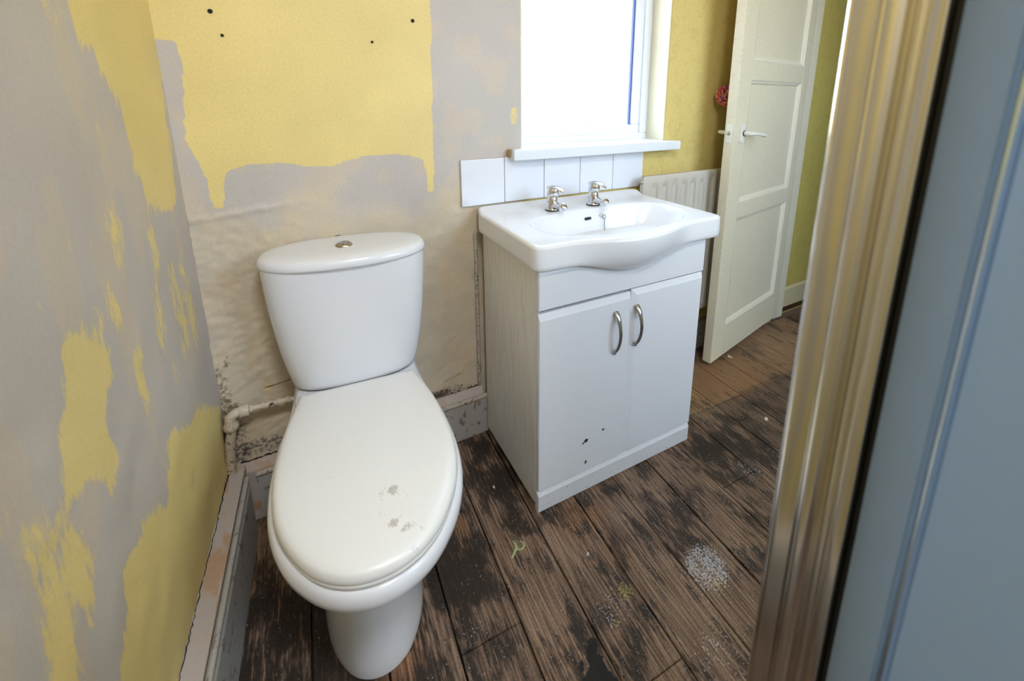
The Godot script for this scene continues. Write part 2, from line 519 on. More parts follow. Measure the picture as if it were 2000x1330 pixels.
	pg = plaster_grid(steps(-0.01, 0.95, 0.012), steps(0.0, 1.6, 0.012), [], 17, 0.8)
	var turned := PackedVector3Array()
	for p in pg[0]: turned.append(Vector3(p.z, p.y, p.x))
	b = MB.new()
	b.emit(turned, pg[1], Vector3.RIGHT, uvl)
	b.box(Vector3(-0.06, 1.21, 0.39), Vector3(0.116, 2.48, 1.12), 0.001, Transform3D.IDENTITY, uvl)
	put("plaster", b, M.plaster_left, wl)
	b = MB.new()
	b.box(Vector3(-0.058, 1.21, 1.63), Vector3(0.116, 2.48, 1.36), 0.001)
	put("plaster", b, mottled(Color(0.80, 0.71, 0.46), Color(0.68, 0.63, 0.57), 0.52, 0.012, 47, 0.55, 1.0, 1, 6), wl)

	# the other walls, the ceiling and the hall past the doorway
	var wr := thing("wall_right", "painted wall round the doorway, beyond the open door", "wall", Vector3.ZERO, 0.0, "structure")
	b = MB.new()
	b.box(Vector3(2.53, 1.21, 1.50), Vector3(0.12, 2.48, 1.36), 0.003)
	b.box(Vector3(2.53, 2.24, 0.41), Vector3(0.12, 0.42, 0.82), 0.003)
	put("plaster", b, M.wall_yellow, wr)
	var wf := thing("wall_front", "plain wall behind the camera with a second window", "wall", Vector3.ZERO, 0.0, "structure")
	b = MB.new()
	b.box(Vector3(0.45, 1.21, 2.27), Vector3(1.40, 2.48, 0.24), 0.003)
	b.box(Vector3(2.50, 1.21, 2.27), Vector3(0.20, 2.48, 0.24), 0.003)
	b.box(Vector3(1.775, 0.54, 2.27), Vector3(1.25, 1.14, 0.24), 0.003)
	b.box(Vector3(1.775, 2.34, 2.27), Vector3(1.25, 0.22, 0.24), 0.003)
	put("plaster", b, M.plain, wf)
	b = MB.new()
	b.box(Vector3(1.85, 2.46, 1.0), Vector3(4.6, 0.08, 2.8), 0.003)
	var ce := put("ceiling", b, M.ceiling)
	ce.set_meta("label", "flat white painted ceiling over the bathroom and hall")
	ce.set_meta("category", "ceiling")
	ce.set_meta("kind", "structure")
	var wh := thing("wall_hall", "olive yellow hallway wall seen past the edge of the open door", "wall", Vector3.ZERO, 0.0, "structure")
	b = MB.new()
	b.box(Vector3(3.275, 1.21, -0.12), Vector3(1.64, 2.48, 0.18), 0.003)
	b.box(Vector3(4.05, 1.21, 1.06), Vector3(0.1, 2.48, 2.6), 0.003)
	b.box(Vector3(3.33, 1.21, 2.33), Vector3(1.5, 2.48, 0.12), 0.003)
	put("plaster", b, M.hall_yellow, wh)
	# painted batten scribed down the wall beside the basin unit
	b = MB.new()
	b.box(Vector3(0.7275, 0.465, 0.004), Vector3(0.012, 0.565, 0.012), 0.003)
	var t2 := put("trim_2", b, M.mould)
	t2.set_meta("label", "thin dirty vertical batten on the wall along the left side of the basin cabinet")
	t2.set_meta("category", "batten")
	t2.set_meta("kind", "structure")
	# door lining on the hinge side
	b = MB.new()
	b.box(Vector3(2.497, 1.0, -0.013), Vector3(0.09, 2.03, 0.034), 0.003)
	b.box(Vector3(2.53, 2.02, 0.40), Vector3(0.124, 0.03, 0.80), 0.003)
	var tr := put("trim_1", b, M.door)
	tr.set_meta("label", "narrow cream door lining along the hinge edge of the door")
	tr.set_meta("category", "door lining")
	tr.set_meta("kind", "structure")

func frame_mesh(x0: float, x1: float, y0: float, y1: float, wd: float, z0: float, z1: float, bev: float) -> MB:
	var b := MB.new()
	b.box(Vector3((x0 + x1) / 2, y0 + wd / 2, (z0 + z1) / 2), Vector3(x1 - x0, wd, z1 - z0), bev)
	b.box(Vector3((x0 + x1) / 2, y1 - wd / 2, (z0 + z1) / 2), Vector3(x1 - x0, wd, z1 - z0), bev)
	b.box(Vector3(x0 + wd / 2, (y0 + y1) / 2, (z0 + z1) / 2), Vector3(wd, y1 - y0 - 2 * wd, z1 - z0), bev)
	b.box(Vector3(x1 - wd / 2, (y0 + y1) / 2, (z0 + z1) / 2), Vector3(wd, y1 - y0 - 2 * wd, z1 - z0), bev)
	return b

func window_unit() -> void:
	var w := thing("window_1", "bright white plastic window with a deep sill above the basin", "window", Vector3.ZERO, 0.0, "structure")
	put("window_frame", frame_mesh(0.903, 1.541, 1.0, 2.075, 0.040, -0.17, -0.10, 0.004), M.upvc, w)
	put("window_sash", frame_mesh(0.905, 1.512, 1.022, 2.05, 0.052, -0.16, -0.108, 0.006), M.upvc, w)
	var glass := std(Color(0.95, 0.98, 1.0, 0.06), 0.02)
	glass.transparency = BaseMaterial3D.TRANSPARENCY_ALPHA
	var g := MB.new()
	g.box(Vector3(1.4575, 1.535, -0.122), Vector3(0.006, 0.93, 0.014), 0.001)
	g.box(Vector3(0.959, 1.535, -0.122), Vector3(0.006, 0.93, 0.014), 0.001)
	put("glazing_gasket", g, std(Color(0.22, 0.30, 0.55), 0.5), w)
	var b := MB.new()
	b.box(Vector3(1.209, 1.536, -0.135), Vector3(0.52, 0.95, 0.006), 0.001)
	put("window_pane", b, glass, w)
	b = MB.new()
	b.box(Vector3(1.2225, 0.9995, -0.05), Vector3(0.638, 0.034, 0.16), 0.002)
	b.box(Vector3(1.220, 1.000, 0.027), Vector3(0.742, 0.034, 0.046), 0.003)
	put("window_sill", b, std(Color(0.89, 0.90, 0.92), 0.22), w)
	b = MB.new()
	b.box(Vector3(0.852, 1.003, 0.016), Vector3(0.014, 0.028, 0.03), 0.005)
	put("broken_sill_end", b, mottled(Color(0.75, 0.66, 0.5), Color(0.35, 0.28, 0.2), 0.55, 0.08, 81, 0.8, 8.0), w)
	# the second window, in the wall behind the camera
	var w2 := thing("window_2", "second white framed window in the wall behind the camera", "window", Vector3.ZERO, 0.0, "structure")
	put("window_frame", frame_mesh(1.15, 2.40, 1.11, 2.23, 0.06, 2.20, 2.27, 0.004), M.upvc, w2)
	b = MB.new()
	b.box(Vector3(1.775, 1.67, 2.235), Vector3(1.14, 1.01, 0.006), 0.001)
	put("window_pane", b, glass, w2)

# ---------------------------------------------------------------- floor
func floor_boards() -> void:
	var yaw := -0.05
	var fl := thing("floor", "worn stained bare wooden floorboards across the whole room", "floor", Vector3.ZERO, yaw, "structure")
	var w := 1920
	var h := 1152
	var a0 := -0.15
	var aw := 2.85
	var b0 := -0.1
	var bw := 1.71
	var pitch := 0.1425
	var first := 0.458     # a board edge, across, at b = 0
	# authored patches in (across, -along) because mask() has its second axis upwards: rectangle [a0, -(b0+bw), a0+aw, -b0]
	var rect := [a0, -(b0 + bw), a0 + aw, -b0]
	var dirt_and_dark_band := mask(w, h, rect, [], askew([
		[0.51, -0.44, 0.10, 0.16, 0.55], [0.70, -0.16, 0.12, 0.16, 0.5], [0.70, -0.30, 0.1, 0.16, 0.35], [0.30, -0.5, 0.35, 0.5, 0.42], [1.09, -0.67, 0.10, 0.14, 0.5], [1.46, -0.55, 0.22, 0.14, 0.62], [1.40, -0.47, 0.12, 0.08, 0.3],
		[0.80, -0.78, 0.12, 0.1, 0.3], [0.73, -0.44, 0.07, 0.03, 0.35], [0.95, -0.445, 0.3, 0.03, 0.3], [1.65, -0.43, 0.25, 0.06, 0.35], [1.12, -0.5, 0.08, 0.1, 0.2], [0.95, -0.58, 0.06, 0.1, 0.25], [0.1, -0.3, 0.3, 0.6, 0.3], [2.6, -0.1, 0.12, 0.5, 0.7], [1.28, -0.85, 0.12, 0.2, 0.25]]), 6, 1)  # grime patches, plus a thin darker band along the cabinet front
	var pale := mask(w, h, rect, [], askew([[0.98, -0.80, 0.10, 0.18, 0.5], [0.78, -0.55, 0.07, 0.12, 0.5], [1.0, -0.52, 0.10, 0.06, 0.5], [0.66, -0.62, 0.06, 0.14, 0.45], [1.75, -0.22, 0.34, 0.16, 0.6], [1.62, -0.36, 0.2, 0.06, 0.35], [0.43, -0.60, 0.05, 0.2, 0.35], [2.2, -0.2, 0.2, 0.3, 0.5], [1.2, -0.78, 0.08, 0.1, 0.3], [1.08, -0.46, 0.05, 0.08, 0.4]]), 6, 1)
	var splash := mask(w, h, rect, [], askew([[1.081, -0.771, 0.07, 0.08, 1.0], [1.10, -0.75, 0.09, 0.05, 0.35], [1.61, -0.66, 0.05, 0.07, 0.6], [0.808, -0.728, 0.06, 0.06, 0.45], [0.95, -0.90, 0.05, 0.05, 0.5], [1.45, -0.62, 0.06, 0.06, 0.5], [0.50, -0.60, 0.04, 0.05, 0.3]]), 4, 1)
	var yellow := mask(w, h, rect, [], askew([[0.855, -0.71, 0.03, 0.035, 0.8], [0.80, -0.755, 0.02, 0.015, 0.6], [1.075, -0.815, 0.02, 0.02, 0.7], [1.50, -0.33, 0.14, 0.10, 0.40], [1.62, -0.44, 0.12, 0.05, 0.35]]), 4, 1)
	var orange := mask(w, h, rect, [], askew([[0.30, -0.58, 0.12, 0.3, 0.7], [0.55, -0.32, 0.02, 0.15, 0.6], [0.86, -0.48, 0.10, 0.08, 0.6], [1.75, -0.24, 0.35, 0.17, 0.8], [1.35, -0.36, 0.05, 0.08, 0.7], [0.90, -0.62, 0.04, 0.08, 0.4]]), 6, 1)
	var tar := mask(w, h, rect, [v2([0.718, -0.709, 0.732, -0.711, 0.736, -0.723, 0.722, -0.742, 0.730, -0.751, 0.728, -0.775, 0.735, -0.80, 0.72, -0.84, 0.66, -0.80, 0.665, -0.767, 0.68, -0.765, 0.694, -0.755, 0.698, -0.737]), v2([0.681, -0.736, 0.689, -0.74, 0.678, -0.757, 0.672, -0.751])], [], 3, 0)
	var grain := noise(w, h, 0.24, 101, 1, 28, 3)
	var blotch := noise(w, h, 0.02, 102, 1, 2, 5)
	var fine := noise(w, h, 0.16, 103, 1, 5, 3)
	var speck := noise(w, h, 0.22, 104, 1, 1, 3)
	var rng := RandomNumberGenerator.new()
	rng.seed = 5
	var tone := PackedFloat32Array()
	var slide := PackedInt32Array()
	for k in 32:
		tone.append(rng.randf_range(0.86, 1.12))
		slide.append(rng.randi_range(0, h - 1))
	var out := PackedByteArray()
	out.resize(w * h * 3)
	var rel := PackedByteArray()
	rel.resize(w * h)
	var light := Color(0.545, 0.45, 0.375)
	var mid := Color(0.30, 0.225, 0.175)
	var gr := Color(0.115, 0.085, 0.066)
	var i := 0
	for y in h:
		for x in w:
			var a := a0 + (x + 0.5) / w * aw
			var k := posmod(int(floor((a - first) / pitch)), 32)
			var g := grain[((y + slide[k]) % h) * w + x] * 0.0039216
			var bl := blotch[i] * 0.0039216
			var fi := fine[i] * 0.0039216
			var sp := speck[i] * 0.0039216
			var d := clampf((bl * 1.05 + fi * 0.75 + (1.0 - g) * 0.4 + dirt_and_dark_band[i] * 0.0026 - pale[i] * 0.0016 - 1.10) * 2.6, 0.0, 1.0)
			var o := orange[i] * 0.0039216 * 0.8
			var gg := clampf(g * 1.5 - 0.3 + pale[i] * 0.0012, 0.0, 1.0)
			var tn := tone[k] * (0.84 + 0.3 * sp)
			var R := lerpf(mid.r, light.r, gg) * tn
			var G := lerpf(mid.g, light.g, gg) * tn
			var B := lerpf(mid.b, light.b, gg) * tn
			# the newer boards past the joist are paler, yellower pine
			if k >= 7 and b0 + (y + 0.5) / h * bw < 0.262:
				R = lerpf(R, 0.64, 0.42)
				G = lerpf(G, 0.49, 0.42)
				B = lerpf(B, 0.33, 0.42)
				d *= 0.85
				o *= 0.45
			R = lerpf(R, R * 1.18, o)
			G = lerpf(G, G * 0.98, o)
			B = lerpf(B, B * 0.70, o)
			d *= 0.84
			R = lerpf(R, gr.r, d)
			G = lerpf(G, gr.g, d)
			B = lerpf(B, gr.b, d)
			var s := clampf((splash[i] * 0.0039216 * 0.72 + sp * 1.5 + fi * 0.9 + bl * 0.4 - 1.86) * 2.6, 0.0, 0.8)
			if sp > 0.93 and fi > 0.62: s = 0.8
			R = lerpf(R, 0.74, s)
			G = lerpf(G, 0.73, s)
			B = lerpf(B, 0.74, s)
			var ye := clampf((yellow[i] * 0.0039216 * 0.9 + sp * 1.5 + fi * 0.6 - 1.62) * 3.0, 0.0, 0.6)
			R = lerpf(R, 0.72, ye)
			G = lerpf(G, 0.66, ye)
			B = lerpf(B, 0.36, ye)
			var ta := clampf((tar[i] * 0.0039216 - 0.5 + (bl - 0.5) * 0.3 + (fi - 0.5) * 0.5) * 8.0 + 0.3, 0.0, 1.0)
			R = lerpf(R, 0.035, ta)
			G = lerpf(G, 0.032, ta)
			B = lerpf(B, 0.03, ta)
			out[i * 3] = int(clampf(R, 0.0, 1.0) * 255.0)
			out[i * 3 + 1] = int(clampf(G, 0.0, 1.0) * 255.0)
			out[i * 3 + 2] = int(clampf(B, 0.0, 1.0) * 255.0)
			rel[i] = int(clampf(g * 0.7 + fi * 0.2 - d * 0.15 + 0.1, 0.0, 1.0) * 255.0)
			i += 1
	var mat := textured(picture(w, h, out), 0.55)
	mat.heightmap_enabled = true
	mat.heightmap_scale = 0.1
	mat.heightmap_texture = grey_picture(w, h, rel)
	var uvf := func(p: Vector3) -> Vector2: return Vector2((p.x - a0) / aw, (p.z - b0) / bw)
	# [from, to] along each board; boards right of the basin unit end on a joist
	for k in range(-5, 15):
		var l := first + pitch * k
		var r := l + pitch
		var cuts := [-0.09, 2.15]
		if k == 2: cuts = [-0.09, 0.835, 2.15]
		elif k == 0: cuts = [-0.09, 0.607, 2.15]
		elif k == 6: cuts = [-0.09, 0.56, 2.15]
		elif k == 7: cuts = [-0.09, 0.27, 2.15]
		elif k == 8: cuts = [-0.09, 0.27, 0.376, 2.15]
		elif k > 8: cuts = [-0.09, 0.255, 2.15]
		for c in cuts.size() - 1:
			var b := MB.new()
			var gap := rng.randf_range(0.0022, 0.0034)
			var lift := rng.randf_range(-0.001, 0.0008)
			var x1 := minf(r - gap, 2.60)
			if x1 < l + 0.02: continue
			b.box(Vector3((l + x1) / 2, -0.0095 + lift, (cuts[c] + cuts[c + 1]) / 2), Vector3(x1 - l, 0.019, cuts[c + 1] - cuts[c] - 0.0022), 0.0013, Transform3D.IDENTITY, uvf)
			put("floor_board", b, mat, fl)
	# past the threshold the hall boards are darker and run the other way
	var hm := mottled(Color(0.42, 0.33, 0.22), Color(0.26, 0.20, 0.14), 0.5, 0.03, 111, 0.6, 2.0)
	for k in 15:
		var b := MB.new()
		b.box(Vector3(3.32, -0.012, 0.03 + 0.15 * k), Vector3(1.42, 0.019, 0.146), 0.0015)
		put("floor_board", b, hm, fl)
	var b2 := MB.new()
	b2.box(Vector3(1.9, -0.075, 1.05), Vector3(4.6, 0.04, 2.7), 0.002)
	put("subfloor", b2, std(Color(0.40, 0.31, 0.23), 0.9), fl)

# profile: Array of Vector2(out from wall, height), run along a line
func extrude(prof: Array, a: Vector3, b: Vector3, out: Vector3, parts := 1) -> MB:
	var m := MB.new()
	var ra := PackedVector3Array()
	var rb := PackedVector3Array()
	for p in prof:
		ra.append(a + out * p.x + Vector3.UP * p.y)
		rb.append(b + out * p.x + Vector3.UP * p.y)
	# each face on its own so that its edges stay crisp
	for i in prof.size() - 1:
		m.grid([PackedVector3Array([ra[i], ra[i + 1]]), PackedVector3Array([rb[i], rb[i + 1]])], false, (ra[i + 1] - ra[i]).cross(b - a) * (-1.0 if (ra[i + 1] - ra[i]).cross(b - a).dot(out * 0.4 + Vector3.UP) < 0.0 else 1.0))
	m.cap(ra, a - b)
	m.cap(rb, b - a)
	return m

func arc(cx: float, cy: float, r: float, a0: float, a1: float, k: int) -> Array:
	var o := []
	for i in k + 1:
		var a := deg_to_rad(a0 + (a1 - a0) * i / k)
		o.append(Vector2(cx + cos(a) * r, cy + sin(a) * r))
	return o

func skirting() -> void:
	# left: a boxed skirting with a broad painted top, a bead and a dark face
	var s := Vector3(sin(-0.08), 0, cos(-0.08))
	var o := Vector3(cos(-0.08), 0, -sin(-0.08))
	var bl := thing("baseboard_left", "broad painted skirting ledge with a cracked top along the left wall", "skirting board", Vector3.ZERO, 0.0, "structure")
	var top := [Vector2(-0.005, 0.0), Vector2(-0.005, 0.206), Vector2(0.036, 0.197), Vector2(0.0365, 0.0)]
	put("ledge", extrude(top, s * 0.03, s * 2.1, o), M.skirt, bl)
	var bead := [Vector2(0.038, 0.0), Vector2(0.038, 0.192)]
	bead.append_array(arc(0.044, 0.190, 0.0055, 150, -90, 8))
	bead.append_array([Vector2(0.044, 0.17), Vector2(0.044, 0.0)])
	put("bead", extrude(bead, s * 0.075, s * 2.1, o), M.skirt_pale, bl)
	var face := [Vector2(0.0445, 0.0), Vector2(0.0445, 0.168), Vector2(0.048, 0.160), Vector2(0.0482, 0.0)]
	put("face_board", extrude(face, s * 0.075, s * 2.1, o), M.skirt_pale, bl)
	# crack and black mould where ledge meets wall
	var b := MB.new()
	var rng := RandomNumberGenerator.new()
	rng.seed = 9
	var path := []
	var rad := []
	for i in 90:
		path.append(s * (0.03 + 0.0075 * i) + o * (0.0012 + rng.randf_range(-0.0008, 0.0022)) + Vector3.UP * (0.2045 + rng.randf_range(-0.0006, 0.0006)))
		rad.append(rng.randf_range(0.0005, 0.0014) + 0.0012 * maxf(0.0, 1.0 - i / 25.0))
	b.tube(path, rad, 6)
	put("crack_gap_line", b, M.dark, bl)
	# back: moulded skirting on both sides of the toilet as far as the basin unit
	var bb := thing("baseboard_back", "moulded cream skirting with a rounded nose behind the toilet", "skirting board", Vector3.ZERO, 0.0, "structure")
	var prof := [Vector2(-0.004, 0.0), Vector2(-0.004, 0.184), Vector2(0.004, 0.181), Vector2(0.020, 0.160), Vector2(0.021, 0.156)]
	put("ledge", extrude(prof + [Vector2(0.021, 0.0)], Vector3(0.0, 0, 0), Vector3(0.735, 0, 0), Vector3.BACK), M.skirt, bb)
	var nose := [Vector2(0.020, 0.156)]
	nose.append_array(arc(0.023, 0.1485, 0.0075, 110, -90, 8))
	nose.append_array([Vector2(0.0215, 0.139), Vector2(0.0215, 0.128)])
	put("nose", extrude(nose, Vector3(0.052, 0, 0), Vector3(0.748, 0, 0), Vector3.BACK), M.mould, bb)
	put("face_board", extrude([Vector2(0.0205, 0.0), Vector2(0.0205, 0.138), Vector2(0.0225, 0.134), Vector2(0.0225, 0.0)], Vector3(0.052, 0, 0), Vector3(0.75, 0, 0), Vector3.BACK), M.skirt_pale, bb)
	b = MB.new()
	path = []
	rad = []
	for i in 120:
		path.append(Vector3(0.02 + 0.006 * i, 0.1845 + rng.randf_range(-0.0015, 0.002), 0.0025 + rng.randf_range(-0.0012, 0.0014)))
		var dirty := 1.0 if i < 45 or i > 100 else 0.45
		rad.append(rng.randf_range(0.0004, 0.0026) * dirty)
	b.tube(path, rad, 6)
	put("crack_gap_line", b, M.dark, bb)
	# behind the door and under the radiator, then the hall
	var bh := thing("baseboard_hall", "plain cream skirting with a brown bead along the hallway wall", "skirting board", Vector3.ZERO, 0.0, "structure")
	b = extrude([Vector2(0.0, 0.022), Vector2(0.0, 0.139), Vector2(0.008, 0.137), Vector2(0.015, 0.128), Vector2(0.015, 0.022), Vector2(0.0, 0.022)], Vector3(2.56, 0, -0.032), Vector3(4.0, 0, -0.032), Vector3.BACK)
	put("board", b, std(Color(0.82, 0.77, 0.62), 0.45), bh)
	b = extrude([Vector2(0.0, -0.002), Vector2(0.0, 0.021), Vector2(0.012, 0.020), Vector2(0.020, 0.010), Vector2(0.021, -0.002)], Vector3(2.56, 0, -0.032), Vector3(4.0, 0, -0.032), Vector3.BACK)
	put("bead", b, std(Color(0.27, 0.17, 0.09), 0.5), bh)
	var br := thing("baseboard_right", "plain skirting behind the radiator and the open door", "skirting board", Vector3.ZERO, 0.0, "structure")
	put("board", extrude([Vector2(0.0, 0.0), Vector2(0.0, 0.15), Vector2(0.012, 0.148), Vector2(0.016, 0.14), Vector2(0.016, 0.0)], Vector3(1.37, 0, 0), Vector3(2.44, 0, 0), Vector3.BACK), M.skirt_pale, br)

# ---------------------------------------------------------------- door
func door_leaf() -> void:
	var d := thing("door_1", "open cream panelled door with a white lever handle, ajar in front of the radiator", "door", Vector3(1.751, 0.03, 0.170), 0.194, "structure")
	var th := 0.039
	var W := 0.694
	var H := 1.95
	var spec := [["stile", 0.0, 0.105, 0.0, H], ["stile", 0.62, W, 0.0, H], ["rail", 0.105, 0.62, 0.0, 0.153], ["rail", 0.105, 0.62, 0.652, 0.724], ["rail", 0.105, 0.62, 1.226, 1.302], ["rail", 0.105, 0.62, 1.85, H]]
	for q in spec:
		var b := MB.new()
		b.box(Vector3((q[1] + q[2]) / 2, (q[3] + q[4]) / 2, -th / 2), Vector3(q[2] - q[1] - 0.0004, q[4] - q[3], th), 0.0016)
		put(q[0], b, M.door, d)
	for q in [[0.153, 0.652], [0.724, 1.226], [1.302, 1.85]]:
		var b := MB.new()
		b.box(Vector3(0.3625, (q[0] + q[1]) / 2, -th / 2), Vector3(0.53, q[1] - q[0] + 0.02, 0.012), 0.001)
		put("door_panel", b, M.door, d)
		b = MB.new()
		var rows := []
		for lv in [[0.0, -0.0005], [0.002, -0.001], [0.0035, -0.005], [0.009, -0.0055], [0.0105, -0.009], [0.0175, -0.0135], [0.0185, -0.0145]]:
			var e: float = lv[0]
			rows.append(PackedVector3Array([Vector3(0.105 + e, q[0] + e, lv[1]), Vector3(0.62 - e, q[0] + e, lv[1]), Vector3(0.62 - e, q[1] - e, lv[1]), Vector3(0.105 + e, q[1] - e, lv[1])]))
		for i in rows.size() - 1:
			for j in 4:
				b.grid([PackedVector3Array([rows[i][j], rows[i][(j + 1) % 4]]), PackedVector3Array([rows[i + 1][j], rows[i + 1][(j + 1) % 4]])], false, Vector3.BACK)
		put("panel_moulding", b, std(Color(0.89, 0.865, 0.79), 0.3), d)
	var plast := std(Color(0.88, 0.87, 0.83), 0.3)
	for side in [1, -1]:
		var zf := 0.0 if side == 1 else -th
		var sx := 0.0 if side == 1 else -0.020
		var deep := 0.034 if side == 1 else 0.050
		var b := MB.new()
		b.box(Vector3(0.066 + sx, 1.018, zf + side * 0.003), Vector3(0.034, 0.075, 0.009), 0.002)
		var plate := put("handle_plate", b, plast, d)
		b = MB.new()
		b.lathe([Vector2(0.0115, 0.0), Vector2(0.0115, 0.0035)], Vector3(0.072 + sx, 1.018, zf + side * 0.0075), Vector3(0, 0, side), 20)
		put("collar", b, M.dark, plate)
		b = MB.new()
		var p := []
		var r := []
		for i in 14:
			var f := i / 13.0
			var u := clampf(f * 3.2, 0.0, 1.0)
			p.append(Vector3(0.072 + sx + maxf(0.0, f - 0.16) * 0.145, 1.018 - 0.014 * f * f, zf + side * (0.008 + deep * sin(u * PI / 2))))
			r.append(0.0095 - 0.003 * sin(f * PI) if f < 0.95 else 0.006)
		b.tube(p, r, 14, true, 1.0)
		put("lever_handle", b, plast, d)
	var b3 := MB.new()
	b3.box(Vector3(-0.001, 1.018, -th / 2), Vector3(0.004, 0.075, 0.024), 0.001)
	var lp := put("latch_plate", b3, plast, d)
	b3 = MB.new()
	b3.box(Vector3(-0.005, 1.020, -th / 2), Vector3(0.010, 0.016, 0.011), 0.002)
	put("latch_bolt", b3, M.nickel, lp)

# ---------------------------------------------------------------- toilet
# closed ring from half a plan: [x0, t0, x1, t1, ...] from the back to the tip on the axis, mirrored and rounded
func outline(half: Array, y: float, dx := 0.0, per := 5) -> PackedVector3Array:
	var p := v2(half)
	for i in range(p.size() - 2, -1, -1): p.append(Vector2(-p[i].x, p[i].y))
	var r := PackedVector3Array()
	for i in p.size() - 1:
		for j in per:
			var q := p[i].cubic_interpolate(p[i + 1], p[maxi(i - 1, 0)], p[mini(i + 2, p.size() - 1)], float(j) / per)
			r.append(Vector3(q.x + dx, y, q.y))
	r.append(Vector3(p[-1].x + dx, y, p[-1].y))
	return r

func lerp_ring(a: PackedVector3Array, b: PackedVector3Array, f: float, y: float) -> PackedVector3Array:
	var r := PackedVector3Array()
	for i in a.size():
		var p := a[i].lerp(b[i], f)
		p.y = y
		r.append(p)
	return r

func shrink(a: PackedVector3Array, e: float, y: float) -> PackedVector3Array:   # moves a ring inwards by e metres
	var r := PackedVector3Array()
	var k := a.size()
	var c := MB.mean(a)
	for i in k:
		var tg := a[(i + 1) % k] - a[(i - 1 + k) % k]
		var nn := Vector3(tg.z, 0, -tg.x).normalized()
		if nn.dot(a[i] - c) > 0.0: nn = -nn
		var p := a[i] + nn * e
		p.y = y
		r.append(p)
	return r

func oval(hw: float, t0: float, t1: float, y: float, ex: float, k := 72, ex_back := 0.0) -> PackedVector3Array:
	var r := PackedVector3Array()
	var c := (t0 + t1) / 2
	var hd := (t1 - t0) / 2
	for i in k:
		var a := TAU * i / k
		var e := ex_back if ex_back > 0.0 and sin(a) < 0.0 else ex
		r.append(Vector3(signf(cos(a)) * pow(absf(cos(a)), 2.0 / ex) * hw, y, c + signf(sin(a)) * pow(absf(sin(a)), 2.0 / e) * hd))
	return r

